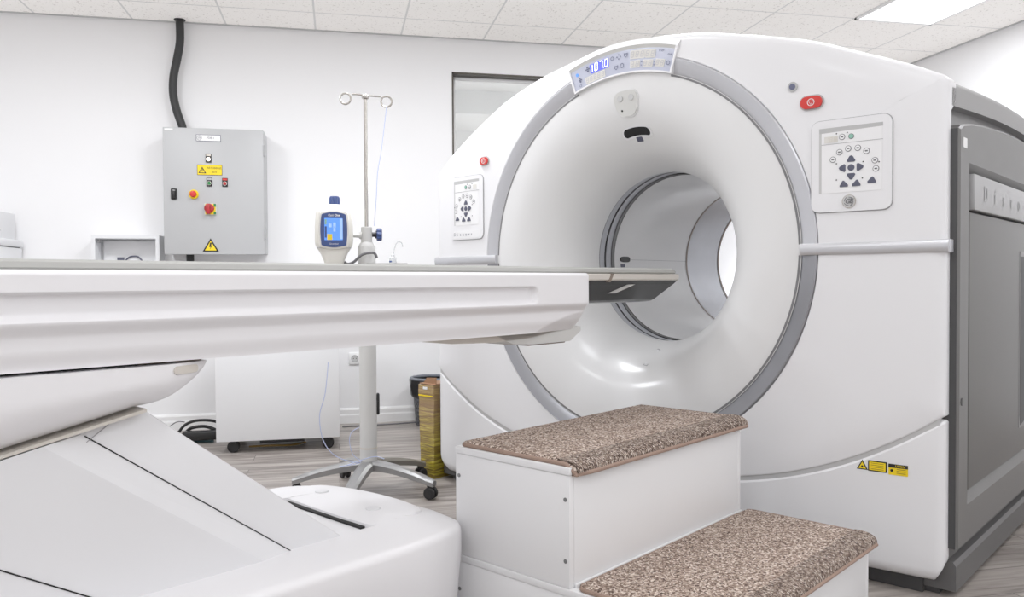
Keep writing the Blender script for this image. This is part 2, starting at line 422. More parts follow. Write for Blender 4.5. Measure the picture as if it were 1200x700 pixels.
# control room seen through the window
bm = B()
box(bm, (0.2, Y1+2.0, 0), (3.2, Y1+2.1, 2.62)); box(bm, (0.1, Y1+.14, 0), (.2, Y1+2.1, 2.62)); box(bm, (3.2, Y1+.14, 0), (3.3, Y1+2.1, 2.62))
struct(obj('wall_control_room', bm, 'wall', smooth=False))
bm = B(); box(bm, (0.1, Y1+.14, 2.62), (3.3, Y1+2.1, 2.7)); struct(obj('ceiling_control_room', bm, 'wall', smooth=False))
bm = B(); box(bm, (0.2, Y1+1.2, 2.42), (3.2, Y1+2.0, 2.62)); struct(obj('trim_1', bm, 'wall', smooth=False))
# skirting boards
def skirting(name, a, b, axis):
    bm = B(); prof = [(0, 0), (.016, 0), (.016, .055), (.012, .066), (.012, .092), (.006, .105), (0, .105)]
    if axis == 'x': fn = lambda X: [(X, Y1 - d, z) for d, z in prof]
    elif axis == 'r': fn = lambda X: [(X1 - d, X, z) for d, z in prof]
    else: fn = lambda X: [(X0 + d, X, z) for d, z in prof]
    loft(bm, [fn(a), fn(b)]); struct(obj(name, bm, 'trimw', smooth=False))
skirting('baseboard_back', X0, X1, 'x'); skirting('baseboard_right', Y0, Y1, 'r'); skirting('baseboard_left', Y0, Y1, 'l')
# wall angle trim under the ceiling
bm = B(); box(bm, (X0, Y1-.02, H-.004), (X1, Y1, H)); box(bm, (X1-.02, Y0, H-.004), (X1, Y1, H)); struct(obj('trim_2', bm, 'linelt', smooth=False))

# ------------------------------------------------------------------ ceiling lights
def light(x, y, label, power=30, group='square lit ceiling panels'):
    P = .577
    t = thing('ceiling_light', label, 'light', (x + P/2, y + P/2, H - .012), group=group)
    bm = B()
    for a, b in (((x, y), (x+.02, y+P)), ((x+P-.02, y), (x+P, y+P)), ((x, y), (x+P, y+.02)), ((x, y+P-.02), (x+P, y+P))):
        box(bm, (a[0], a[1], H-.012), (b[0], b[1], H - .0005))
    obj('light_frame', bm, 'trimw', t, smooth=False)
    bm = B(); box(bm, (x+.02, y+.02, H-.009), (x+P-.02, y+P-.02, H-.002)); obj('diffuser', bm, 'diffuser', t, smooth=False)
    ld = bpy.data.lights.new('panel_lamp', 'AREA'); ld.shape = 'SQUARE'; ld.size = P - .06; ld.energy = power; ld.color = (0.97, 0.99, 1.03)
    lo = bpy.data.objects.new('panel_lamp', ld); C.objects.link(lo); lo.parent = t; lo.location = (0, 0, -.012)
PW = 12
light(3.331, 4.138, 'square lit ceiling panel above the right end of the scanner', PW)
k = 0
for y, nm, pw in ((2.407, 'middle', 4.5), (.676, 'front', 4.5), (-1.055, 'rear', 7.5)):
    for x, nx in ((-1.862, 'over the left of the room'), (-.131, 'over the patient table end'), (1.6, 'above the steps'), (3.331, 'beside the right wall')):
        light(x, y, 'square lit ceiling panel in the %s row %s' % (nm, nx), pw)
for x, nx in ((-1.862, 'left of the power cabinet'), (-.131, 'above the injector stand'), (1.6, 'above the scanner bore')):
    light(x, 3.561, 'unseen ceiling panel added to light the back wall, ' + nx, 18)  # row added out of view to wash the back wall with light
ld = bpy.data.lights.new('control_room_fill', 'AREA'); ld.size = 1.0; ld.energy = 42  # fill light added to brighten the room behind the window
lo = bpy.data.objects.new('control_room_fill', ld); C.objects.link(lo); lo.location = (1.9, Y1 + .6, 1.9)
w = bpy.data.worlds.new('world'); bpy.context.scene.world = w; w.use_nodes = True
w.node_tree.nodes['Background'].inputs[0].default_value = (.9, .93, 1, 1); w.node_tree.nodes['Background'].inputs[1].default_value = 0.35

# ------------------------------------------------------------------ scanner
ZC = 1.075
def uf(v, z=0): return -.05 + .05 * min(1.2, (abs(v) / 1.13)) ** 2
SC = thing('scanner_gantry', 'large white ring-shaped PET-CT scanner with round bore and grey sides', 'scanner', (0, 0, 0), MG)
def gobj(name, bm, m, parent=SC, **k): return obj(name, bm, m, parent, MG, **k)

def split(v): return .255 + .222 * abs(v) ** 2.7
TOP = [(-1.13, 1.46), (-1.124, 1.49), (-1.105, 1.515), (-1.06, 1.551), (-1.013, 1.586), (-.90, 1.65), (-.793, 1.706), (-.63, 1.781), (-.44, 1.839), (-.244, 1.878), (-.117, 1.894), (.0, 1.90),
       (.122, 1.897), (.318, 1.872), (.466, 1.838), (.704, 1.773), (.866, 1.707), (1.015, 1.641), (1.095, 1.600), (1.122, 1.585), (1.130, 1.567)]
def dense(poly, n=6):
    out = []
    for a, b in zip(poly, poly[1:]):
        for k in range(n): out.append((a[0] + (b[0]-a[0]) * k / n, a[1] + (b[1]-a[1]) * k / n))
    out.append(poly[-1]); return out
def cr_poly(pts, n=5): return [(p.x, p.y) for p in smoothpath([(a, b, 0) for a, b in pts], n)]
def chop(poly, inset=0.0):
    # outline of the upper cover, clockwise from left split point over the top
    t = cr_poly(TOP, 3)
    left = [(-1.13, split(1.13) + (1.44 - split(1.13)) * k / 30) for k in range(30)]
    right = [(1.13, 1.55 + (split(1.13) - 1.55) * k / 30) for k in range(31)]
    low = [(1.13 - 2.26 * k / 80, split(1.13 - 2.26 * k / 80)) for k in range(1, 80)]
    return left + t + right + low
OUT = chop(None)

def normals2d(poly):
    n = len(poly); out = []
    for i in range(n):
        a = Vector(poly[i-1]); b = Vector(poly[(i+1) % n]); d = b - a
        if d.length < 1e-9: d = Vector((1, 0))
        nn = Vector((-d.y, d.x)).normalized()      # outward for clockwise order -> pick by centroid test
        c = Vector(poly[i]) - Vector((0, ZC))
        if nn.dot(c) < 0: nn = -nn
        out.append(nn)
    return out
NO = normals2d(OUT)
def fil(v, z):
    if z <= split(v) + .004: return .006
    return .028
bm = B(); rings = []
nO = len(OUT)
inner = []
for (v, z) in OUT:
    a = math.atan2(z - ZC, v); inner.append((.757 * math.cos(a), ZC + .757 * math.sin(a)))
inner_wall = [(v, z, uf(v) + .05) for v, z in inner]
R_in0 = [(v, z, uf(v) + .004) for v, z in inner]
R_in1 = []
for (v, z) in inner:
    d = Vector((v, z - ZC)).normalized() * .004; R_in1.append((v + d.x, z + d.y, uf(v)))
rings = [inner_wall, R_in0, R_in1]
rr = [fil(*p) for p in OUT]
# smooth the fillet radii along the outline
for _ in range(2): rr = [(rr[i-1] + rr[i] + rr[(i+1) % nO]) / 3 for i in range(nO)]
base = [(OUT[i][0] - NO[i].x * rr[i], OUT[i][1] - NO[i].y * rr[i]) for i in range(nO)]
for t in (.25, .5, .75, 1.0):
    ring = []
    for i in range(nO):
        v = inner[i][0] + (base[i][0] - inner[i][0]) * t; z = inner[i][1] + (base[i][1] - inner[i][1]) * t
        ring.append((v, z, uf(v)))
    rings.append(ring)
for k in range(1, 6):
    a = PI / 2 * k / 5
    rings.append([(base[i][0] + NO[i].x * rr[i] * math.sin(a), base[i][1] + NO[i].y * rr[i] * math.sin(a), uf(OUT[i][0]) + rr[i] * (1 - math.cos(a))) for i in range(nO)])
rings.append([(OUT[i][0], OUT[i][1], .10 if abs(OUT[i][0]) < 1.1 or OUT[i][1] > 1.5 else .052) for i in range(nO)])
rings.append([(OUT[i][0] - NO[i].x * .02, OUT[i][1] - NO[i].y * .02, .10 if abs(OUT[i][0]) < 1.1 or OUT[i][1] > 1.5 else .052) for i in range(nO)])
loft(bm, [[(u, v, z) for v, z, u in r] for r in rings], cap=False)
cover = gobj('front_cover', bm, 'shell', label='white upper front cover around the ring')

# lower front cover
bm = B()
zb = .052
path = []   # plan path of the cover: (v, u) from the left return round the front to the right return
rc = .03
path += [(-1.13, .16), (-1.13, .10)]
for k in range(6): a = PI/2*k/5; path.append((-1.13 + rc*(1-math.cos(a)), uf(1.13) + rc*(1-math.sin(a))))
for k in range(1, 60): v = -1.10 + 2.20*k/60; path.append((v, uf(v)))
for k in range(6): a = PI/2*k/5; path.append((1.13 - rc*(1-math.sin(a)), uf(1.13) + rc*(1-math.cos(a))))
path += [(1.13, .052)]
def lowbot(v):
    # bottom outline with rounded corners
    r = .08; e = 1.13 - abs(v)
    if v > 0 and e < .035: return zb + .035 - math.sqrt(max(0, .035**2 - (.035-e)**2))
    if v < 0 and e < r: return zb + r - math.sqrt(max(0, r*r - (r-e)**2))
    return zb
rows = []
rb = .042
def offs(i, d):
    v, u = path[i]; a = Vector(path[max(i-1, 0)]); b = Vector(path[min(i+1, len(path)-1)]); t = (b - a).normalized(); nn = Vector((-t.y, t.x))
    if nn.dot(Vector((0 - v, .4 - u))) < 0: nn = -nn
    return v + nn.x * d, u + nn.y * d
for kind, q in [('b', k) for k in range(7)] + [('m', k) for k in range(1, 9)] + [('t', 0), ('t', 1)]:
    row = []
    for i, (v, u) in enumerate(path):
        b0 = lowbot(v); t0 = split(v) - .016
        if kind == 'b':
            a = PI/2 * q / 6; d = rb * (1 - math.sin(a)); z = b0 + rb * (1 - math.cos(a))
        elif kind == 'm': d = 0; z = b0 + rb + (t0 - .006 - b0 - rb) * q / 8
        else: d = .006 if q == 0 else .03; z = t0
        p = offs(i, d) if d else (v, u)
        row.append((p[1], p[0], z))
    rows.append(row)
loft(bm, rows, cap=False, closed=False)
gobj('lower_front_cover', bm, 'shell', label='white lower front cover with laser warning stickers')
# dark joint behind the gap between covers
bm = B()
strip = []
for k in range(81):
    v = -1.115 + 2.23*k/80; strip.append([(uf(v) + .007, v, split(v) - .03), (uf(v) + .007, v, split(v) + .02), (uf(v) + .03, v, split(v) + .02), (uf(v) + .03, v, split(v) - .03)])
loft(bm, strip); gobj('cover_gap_seal', bm, 'linelt')

# silver ring, interrupted by the display at the top and the side bands
def annulus(bm, r0, r1, a0, a1, u0, u1, thick=.03, n=64, bev=.004):
    rings = []
    for k in range(n + 1):
        a = a0 + (a1 - a0) * k / n; c, s = math.cos(a), math.sin(a)
        pr = []
        for r, du in ((r0, thick), (r0, 0 + bev), (r0 + bev, 0), (r1 - bev, 0), (r1, bev), (r1, thick)):
            v = r * c; pr.append((uf(v) + du + (u0 if r < (r0 + r1) / 2 else u1), v, ZC + r * s))
        rings.append(pr)
    loft(bm, rings)
def ang(v, r): return math.acos(v / r)
GA = math.asin(.019 / .73)
DA0, DA1 = R(90 - 17.7), R(90 + 18.6)
for nm, a0, a1 in (('r', GA, DA0), ('l', DA1, PI - GA), ('b', -PI + GA, -GA)):
    bm = B(); annulus(bm, .699, .756, a0, a1, .012, -.004); gobj('trim_ring', bm, 'silver' if nm != 'b' else 'silver_shade')  # lower arc uses a darker silver, its shade painted into the colour
# side bands
for s in (-1, 1):
    bm = B(); rings = []
    for k in range(15):
        v = s * (.700 + (1.139 - .700) * k / 14)
        w_ = .0
        pr = [(uf(v) + .03, v, ZC - .019), (uf(v) - .004, v, ZC - .019), (uf(v) - .0055, v, ZC - .017), (uf(v) - .0085, v, ZC), (uf(v) - .0055, v, ZC + .017), (uf(v) - .004, v, ZC + .019), (uf(v) + .03, v, ZC + .019)]
        rings.append(pr)
    loft(bm, rings); gobj('trim_band', bm, 'bandmetal')
    bm = B(); box(bm, (.0, s*1.125 - .0, ZC - .020), (.05, s*1.14, ZC + .020), .003); gobj('band_end', bm, 'silver')

# funnel shaped cowl
RB = .352
def cowl_u(r, v):
    t = max(0, min(1, (.70 - r) / (.70 - RB)))
    base_ = .30 * (1 - (1 - t ** 2.6) ** .60)
    flat = uf(v) + .012
    return flat * (1 - t) + (-.038) * t + base_
bm = B(); rings = []
NR = 30
def rings_at(rad, n=128): return [(rad * math.cos(2*PI*i/n), rad * math.sin(2*PI*i/n)) for i in range(n)]
for k in range(NR + 1):
    t = k / NR; t = 1 - (1 - t) ** 1.8
    r = .70 - (.70 - RB) * t
    rings.append([(cowl_u(r, v), v, ZC + z) for v, z in rings_at(r)])
rings.append([(.275, v, ZC + z) for v, z in rings_at(RB)])
loft(bm, rings, cap=False); gobj('bore_cowl', bm, 'shell2', label='smooth white funnel around the bore')
for a0, a1 in ((GA, DA0), (DA1, PI - GA), (-PI + GA, -GA)):
    bm = B(); cols = []
    for k in range(61):
        a = a0 + (a1 - a0) * k / 60; c_, s_ = math.cos(a), math.sin(a)
        cols.append([(cowl_u(r, r*c_) + du, r*c_, ZC + r*s_) for r, du in ((.690, .003), (.690, -.0012), (.6975, -.0012), (.6975, .003))])
    loft(bm, cols); gobj('ring_shadow_line', bm, 'shadowline')  # raised grey line paints the shadow at the ring's inner step
# closed body behind the cowl edge
bm = B(); loft(bm, [[(.03, v, ZC + z) for v, z in rings_at(.70)], [(.03, v, ZC + z) for v, z in rings_at(.757)]], cap=False); gobj('ring_gap_seal', bm, 'dark')

def tubeseg(name, u0, u1, r0, r1, m, parent=SC, n=96, label=None):
    bm = B(); loft(bm, [[(u0, v, ZC + z) for v, z in rings_at(r0, n)], [(u1, v, ZC + z) for v, z in rings_at(r1, n)]], cap=False)
    return gobj(name, bm, m, parent, label=label)
rg = tubeseg('bore_ring', .262, .285, RB + .004, RB + .004, 'ringdark', label='dark edge of the bore mouth')
tubeseg('ring_band', .285, .322, RB + .006, RB + .006, 'ringlight', rg)
tubeseg('ring_slit', .322, .334, RB + .012, RB + .012, 'dark', rg)
tubeseg('ring_band', .334, .372, RB + .006, RB + .006, 'ringlight', rg)
tubeseg('ring_edge', .372, .392, RB + .002, RB + .002, 'ringdark', rg)
tb = tubeseg('bore_tube', .392, 1.02, RB, RB, 'shell2', label='white inner wall of the bore')
tubeseg('tube_rim', 1.018, 1.034, RB - .0015, RB - .0015, 'brownrim', tb)
tubeseg('film_section', 1.030, 1.362, RB + .006, RB + .006, 'mylar', tb, label='silvery film covered section deep in the bore')
tubeseg('tube_rim', 1.36, 1.376, RB + .004, RB + .004, 'brownrim', tb)
tubeseg('rear_section', 1.370, 1.70, RB + .006, RB + .006, 'rearglow', tb)
# seam, port and little labels inside the tube (far side)
def wallp(u, a, r=RB - .001): return (u, r * math.cos(a), ZC + r * math.sin(a))
bm = B(); prism(bm, [(.515, .0), (1.02, .0), (1.02, .004), (.515, .004)], lambda u, t: wallp(u, PI - t + .005, RB + .001), lambda u, t: wallp(u, PI - t + .005, RB - .0015)); gobj('tube_seam', bm, 'line', tb)
bm = B(); prism(bm, rrect(.475, .0, .075, .075, .025), lambda u, t: wallp(u, PI - t, RB + .002), lambda u, t: wallp(u, PI - t, RB - .004)); gobj('laser_port', bm, 'black', tb)
bm = B(); prism(bm, rrect(.455, .085, .03, .04, .004), lambda u, t: wallp(u, PI + t, RB + .002), lambda u, t: wallp(u, PI + t, RB - .003)); gobj('port_label', bm, 'btn', tb)
for dz in (0, .045):
    bm = B(); prism(bm, rrect(1.405, dz, .03, .035, .003), lambda u, t: wallp(u, PI - t + .01, RB + .02), lambda u, t: wallp(u, PI - t + .01, RB + .009)); gobj('tube_label', bm, 'greydark', tb)

# --- surface drape helpers for the scanner face
def face_fn(surf, off): return lambda v, z: (surf(v, z) - off, v, z)
def S_cov(v, z): return uf(v)
def S_cowl(v, z): return cowl_u(math.hypot(v, z - ZC), v)
def badge(name, poly, m, surf=S_cov, off=.002, back=-.004, parent=SC, label=None):
    bm = B(); prism(bm, poly, face_fn(surf, back), face_fn(surf, off)); return gobj(name, bm, m, parent, label=label)
def poly_rot(poly, a, c):
    ca, sa = math.cos(a), math.sin(a); return [(c[0] + x * ca - y * sa, c[1] + x * sa + y * ca) for x, y in poly]

# --- display at the top of the ring
def sector(r0, r1, a0, a1, n=24):
    return [(r0 * math.cos(a0 + (a1-a0)*k/n), ZC + r0 * math.sin(a0 + (a1-a0)*k/n)) for k in range(n+1)] + [(r1 * math.cos(a1 + (a0-a1)*k/n), ZC + r1 * math.sin(a1 + (a0-a1)*k/n)) for k in range(n+1)]
def sect_solid(bm, r0, r1, a0, a1, ub, uf0, uf1, n=30, surf=True):
    rings = []
    for k in range(n+1):
        a = a0 + (a1-a0)*k/n; c, s = math.cos(a), math.sin(a)
        q = lambda r: uf(r*c)
        rings.append([(q(r0)+ub, r0*c, ZC+r0*s), (q(r0)+uf0, r0*c, ZC+r0*s), (q(r1)+uf1, r1*c, ZC+r1*s), (q(r1)+ub, r1*c, ZC+r1*s)])
    loft(bm, rings)
bm = B()
sect_solid(bm, .800, .822, DA0 - .012, DA1 + .012, .03, -.009, -.003)
sect_solid(bm, .699, .802, DA0 - .012, DA0, .03, -.004, -.009)
sect_solid(bm, .699, .802, DA1, DA1 + .012, .03, -.004, -.009)
sect_solid(bm, .699, .705, DA0, DA1, .03, -.004, -.004)
dsp = gobj('display_housing', bm, 'shell', label='white arched housing of the status display')
bm = B(); sect_solid(bm, .788, .801, DA0, DA1, .03, -.0025, -.009); gobj('display_bezel', bm, 'bezel', dsp)
bm = B(); sect_solid(bm, .704, .789, DA0, DA1, .03, -.0025, -.0025); gobj('display_screen', bm, 'lcd', dsp, label='blue-grey status display reading 107.0')
def dfn(a_c, r_c, off=.002):
    # local (x right, y up) around a point of the arched display
    def f(x, y):
        a = R(90) - (a_c + x / r_c); r = r_c + y
        v = r * math.cos(a); t = (r - .704) / .085
        return (uf(v) - .0025 - off, v, ZC + r * math.sin(a))
    return f
def seg_text(name, s, a_c, r_c, size, m, sp=1.0, off=.0022, bold=0.0, shear=.12):
    bm = B(); textmesh(bm, s, size, dfn(a_c, r_c, off), spacing=sp, bold=bold, shear=shear); return gobj(name, bm, m, dsp, smooth=False)
def dplate(name, a_c, r_c, w_, h_, m, off=.0012, r=.003):
    bm = B(); prism(bm, rrect(0, 0, w_, h_, r, 3), dfn(a_c, r_c, -.004), dfn(a_c, r_c, off)); return gobj(name, bm, m, dsp, smooth=False)
dplate('digit_backlight', -.140, .760, .092, .036, 'glowblue')
# seven-segment digits
SEG = {'0': 'abcdef', '1': 'bc', '7': 'abc'}
def digit(bm, ch, x, w_, h_, fn, t=.0034):
    sgs = {'a': (0, h_/2, 'h'), 'b': (w_/2, h_/4, 'v'), 'c': (w_/2, -h_/4, 'v'), 'd': (0, -h_/2, 'h'), 'e': (-w_/2, -h_/4, 'v'), 'f': (-w_/2, h_/4, 'v'), 'g': (0, 0, 'h')}
    for s in SEG.get(ch, 'abcdefg'):
        cx, cy, o_ = sgs[s]; sl = .14
        hw, hh = (w_/2 - .0004, t/2) if o_ == 'h' else (t/2, h_/4 - .0004)
        pts = [(x + cx + a*hw + (cy + b*hh) * sl, cy + b*hh) for a, b in ((-1, -1), (1, -1), (1, 1), (-1, 1))]
        vs = [bm.verts.new(fn(*p)) for p in pts]; bm.faces.new(vs)
bm = B(); fn = dfn(-.140, .760, .0026)
digit(bm, '1', -.040, .014, .028, fn); digit(bm, '0', -.014, .014, .028, fn); digit(bm, '7', .010, .014, .028, fn); digit(bm, '0', .035, .014, .028, fn)
vs = [bm.verts.new(fn(*p)) for p in rrect(.0215, -.014, .004, .004, .001, 2)]; bm.faces.new(vs)
gobj('lit_digits', bm, 'glow', dsp, smooth=False)
def seg_block(a_c, r_c, chars, w_, h_):
    dplate('unlit_digits', a_c, r_c, w_, h_, 'lcdseg')
    bm = B(); fn = dfn(a_c, r_c, .0022); n = len(chars); st = w_ / n
    for i, ch in enumerate(chars):
        if ch == ' ': continue
        digit(bm, '8', -w_/2 + st*(i+.5), st*.5, h_*.62, fn, .0026)
    gobj('digit_outline', bm, 'lcdseg2', dsp, smooth=False)
seg_block(-.175, .723, '88888', .098, .028)
seg_block(.097, .766, '888', .066, .032); seg_block(.172, .766, '88', .046, .032)
seg_block(.086, .730, '88', .044, .028); seg_block(.165, .730, '88', .044, .028); seg_block(.238, .733, '88', .040, .028)
def icon(a_c, r_c, kind, s=.011):
    bm = B(); fn = dfn(a_c, r_c, .0022)
    def quad(p):
        bm.faces.new([bm.verts.new(fn(*q)) for q in p])
    if kind == 'ring':
        o_ = circ(0, 0, s, 14); i_ = circ(0, 0, s*.72, 14)
        for k in range(14): quad([o_[k], o_[(k+1) % 14], i_[(k+1) % 14], i_[k]])
    elif kind == 'cross':
        for c_ in ((0, s*.8), (0, -s*.8), (s*.8, 0), (-s*.8, 0)): quad(circ(c_[0], c_[1], s*.34, 4))
    elif kind == 'shield':
        o_ = [(-s, s), (0, s*.75), (s, s), (s*.9, -.2*s), (0, -s), (-s*.9, -.2*s)]; i_ = [(x*.65, y*.65) for x, y in o_]
        for k in range(6): quad([o_[k], o_[(k+1) % 6], i_[(k+1) % 6], i_[k]])
    elif kind == 'bars':
        quad([(-s, -.2*s), (s, -.2*s), (s, .25*s), (-s, .25*s)]); quad([(-s*.4, .4*s), (s*.4, .4*s), (s*.4, s), (-s*.4, s)]); quad([(-s*.4, -s), (s*.4, -s), (s*.4, -.4*s), (-s*.4, -.4*s)])
    gobj('display_icon', bm, 'icon', dsp, smooth=False)
icon(-.215, .765, 'bars'); icon(-.055, .768, 'ring', .008); icon(-.015, .768, 'cross', .010); icon(.028, .768, 'shield', .009)
icon(-.032, .728, 'shield', .009); icon(.005, .732, 'ring', .009); icon(.288, .735, 'ring', .008)
icon(-.275, .738, 'bars', .009); icon(-.28, .716, 'ring', .006)
bm = B(); textmesh(bm, 'KVP', .013, dfn(.235, .776, .0022)); gobj('display_lettering', bm, 'icon', dsp, smooth=False)
bm = B(); textmesh(bm, 'mA', .015, dfn(.288, .766, .0022)); gobj('display_lettering', bm, 'icon', dsp, smooth=False)
dplate('status_square', -.288, .765, .012, .012, 'screen', .002)
for a_c in (.126, .204):
    for dy in (-.006, .006): dplate('colon_dot', a_c, .730 + dy, .003, .003, 'icon', .002, .0005)

# --- control panels
def control_panel(cx, cz, w_, h_, mirror):
    s = -1 if mirror else 1
    P = lambda x, y: (cx + s * x, cz + y)
    pn = badge('control_panel', rrect(cx, cz, w_, h_, .028), 'line', off=.0015, label='white keypad panel on the %s of the scanner face' % ('left' if mirror else 'right'))
    badge('panel_frame', rrect(cx, cz, w_ - .005, h_ - .005, .026), 'shell', off=.006, parent=pn)
    iw, ih = w_ - .056, h_ * .70; iz = cz + .025 if mirror else cz + .018
    # flat grey strips along top and left paint the shade of a recess
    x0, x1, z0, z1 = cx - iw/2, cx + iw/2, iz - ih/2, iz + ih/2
    badge('recess_shade', [(x0, z1 - .016), (x1, z1 - .012), (x1, z1), (x0, z1)], 'btnlight', off=.0066, parent=pn)
    badge('recess_shade', [(x0, z0), (x0 + .008, z0), (x0 + .008, z1 - .016), (x0, z1 - .016)], 'linelt', off=.0066, parent=pn)
    kp = badge('keypad', [(x0 + .008, z0), (x1 - .002, z0), (x1 - .002, z1 - .012), (x0 + .008, z1 - .016)], 'keypad', off=.0068, parent=pn)
    badge('keypad_line', [(x0 + .008, z1 - .052), (x1, z1 - .052), (x1, z1 - .0535), (x0 + .008, z1 - .0535)], 'line', off=.0074, parent=kp)
    # round light buttons in an arc
    kc = (cx + s * .003, iz - .028); sc = 1.0 if not mirror else .98
    def rbtn(dx, dy, m='btnlight', r=.0098):
        c = (kc[0] + s * dx * sc, kc[1] + dy * sc)
        b_ = badge('round_button', circ(c[0], c[1], r, 18), 'btnline', off=.0076, parent=kp)
        badge('button_face', circ(c[0], c[1], r * .80, 16), m if m != 'btnlight' else 'keypad', off=.0084, parent=b_)
        badge('button_mark', rrect(c[0], c[1], r * .9, r * .45, r * .15, 2), 'btnline', off=.0088, parent=b_)
    for dx, dy in ((-.056, .030), (-.036, .052), (-.009, .061), (.020, .060), (.046, .048), (.071, .016), (.074, -.010)): rbtn(dx, dy)
    rbtn(-.028, .100); 
    c = (kc[0] + s * .0, kc[1] + .099); b_ = badge('green_button', circ(c[0], c[1], .0088, 18), 'btnline', off=.0076, parent=kp); badge('button_face', circ(c[0], c[1], .0072, 16), 'teal', off=.0084, parent=b_)
    # navy arrow cluster
    tri = [(-.013, -.006), (-.010, -.010), (.010, -.010), (.013, -.006), (.005, .008), (0, .0105), (-.005, .008)]
    for a, dx, dy in ((0, 0, .028), (PI, 0, -.028), (PI/2, -.027, 0), (-PI/2, .027, 0)):
        badge('arrow_button', poly_rot(tri, a, (kc[0] + dx, kc[1] + dy)), 'btn', off=.0084, parent=kp)
    badge('centre_button', circ(kc[0], kc[1], .0105, 18), 'btn', off=.0084, parent=kp)
    tri2 = [(-.012, -.010), (.012, -.010), (.013, -.006), (.004, .010), (.0, .010), (-.013, -.004)]
    for dx, q in ((-.022, 1), (.016, -1), (.062, -1)):
        pl = [(kc[0] + s * dx - q * x * s, kc[1] - .050 + y + (.006 if dx > .03 else 0)) for x, y in tri2]
        badge('motion_button', pl, 'btn', off=.0084, parent=kp)
    for dx, dy in ((-.045, .016), (-.045, -.036), (.036, .015), (.034, -.036), (.083, .010), (-.045, .112), (-.012, .112)):
        badge('indicator_dot', circ(kc[0] + s * dx, kc[1] + dy, .0022, 8), 'black', off=.0078, parent=kp)
    c = (cx - s * (iw/2 - .038), z1 - .038) if not mirror else (cx + iw/2 - .028, z1 - .036)
    dg = badge('small_display', rrect(c[0], c[1], .042 if not mirror else .024, .020, .001, 2), 'lcdseg', off=.0076, parent=kp)
    if not mirror:
        for i in (-1, 0, 1):
            bm = B(); f0 = lambda x, y, i=i: (S_cov(c[0], 0) - .0082, c[0] + i * .0135 + x, c[1] + y)
            digit(bm, '8', 0, .007, .012, f0, .0014); gobj('unlit_digit', bm, 'beige', dg, smooth=False)
    return pn, z0
pr, z0 = control_panel(.860, 1.341, .250, .300, False)
c = (.857, 1.224)
bd = badge('round_emblem', circ(c[0], c[1], .0215, 32), 'chrome', off=.0085, parent=pr, label='round monogram emblem')
badge('emblem_field', circ(c[0], c[1], .0185, 32), 'linelt', off=.0092, parent=bd)
bm = B(); textmesh(bm, 'GE', .021, lambda x, y: (uf(c[0]) - .0100, c[0] + x, c[1] + y), spacing=.86, shear=.25, bold=.0006)
for k in range(4):
    a0 = R(90 * k + 20); p = [(c[0] + .0145 * math.cos(a0 + t * 1.2) * (1 - .12 * t), c[1] + .0145 * math.sin(a0 + t * 1.2) * (1 - .12*t)) for t in [i / 6 for i in range(7)]]
    tube(bm, [(uf(c[0]) - .0100, a, b) for a, b in p], .0011, 6, smooth=False)
gobj('emblem_letters', bm, 'btnline', bd, smooth=False)
pl_, z0 = control_panel(-.895, 1.319, .235, .298, True)
bm = B()
for k, ch in enumerate('Discovery'):
    textmesh(bm, ch, .021, lambda x, y: (uf(-.895) - .0092, -.895 - .076 + .019 * k + x, 1.196 + y))
gobj('panel_lettering', bm, 'btn', pl_, smooth=False)
badge('lettering_strip', rrect(-.895, 1.196, .19, .036, .004), 'keypad', off=.0068, parent=pl_)
# --- emergency stops
def estop(v, z, w_, h_):
    e = badge('emergency_button', poly_rot(rrect(0, 0, w_ + .010, h_ + .010, (h_+.008)/2), 0, (v, z)), 'btnlight', off=.003, label='red oval emergency stop button')
    badge('button_cap', poly_rot(rrect(0, 0, w_, h_, h_/2 - .001), 0, (v, z)), 'red', off=.009, parent=e)
    bm = B(); pts = [(uf(v) - .0098, v + .011*math.cos(t), z + .011*math.sin(t)) for t in [2*PI*k/18 for k in range(18)]]; tube(bm, pts, .0011, 6, smooth=False, closed=True)
    tube(bm, [(uf(v) - .0098, v + x, z + y) for x, y in ((-.0075, .004), (.0075, .004), (0, -.008))], .0011, 6, smooth=False, closed=True)
    gobj('button_mark', bm, 'white', e)
estop(.737, 1.555, .070, .040); estop(-.771, 1.523, .052, .032)
ind = badge('sensor_dot', circ(.674, 1.616, .0165, 24), 'btnlight', off=.004); badge('sensor_lens', circ(.674, 1.616, .0100, 24), 'icon', off=.006, parent=ind)
# --- laser stickers on lower cover
lb = badge('laser_warning_sticker', [(.881, .372), (.915, .372), (.898, .403)], 'black', off=.001, back=-.002, label='black and yellow laser warning stickers')
badge('sticker_triangle', [(.887, .3755), (.909, .3755), (.898, .396)], 'yellow', off=.0018, parent=lb)
badge('sticker_burst', circ(.898, .382, .0036, 8), 'black', off=.0024, parent=lb)
lb2 = badge('laser_notice_sticker', rrect(.943, .387, .056, .034, .002, 2), 'black', off=.001, back=-.002)
badge('notice_field', rrect(.943, .387, .048, .026, .001, 2), 'yellow', off=.0018, parent=lb2)
for k in range(4): badge('notice_line', rrect(.943, .396 - .006*k, .038, .0018, .0005, 1), 'yellowink', off=.0024, parent=lb2)
lb3 = badge('laser_class_sticker', rrect(1.003, .384, .056, .034, .002, 2), 'yellow', off=.001, back=-.002)
badge('class_band', rrect(1.003, .3955, .056, .011, .001, 2), 'black', off=.0018, parent=lb3)
bm = B(); textmesh(bm, 'CAUTION', .009, lambda x, y: (uf(1.003) - .0024, 1.003 + x, .3955 + y)); gobj('class_lettering', bm, 'yellow', lb3, smooth=False)
badge('class_burst', circ(.985, .381, .0045, 8), 'black', off=.0024, parent=lb3)
for k in range(3): badge('notice_line', rrect(1.012, .386 - .006*k, .026, .0018, .0005, 1), 'yellowink', off=.0024, parent=lb3)
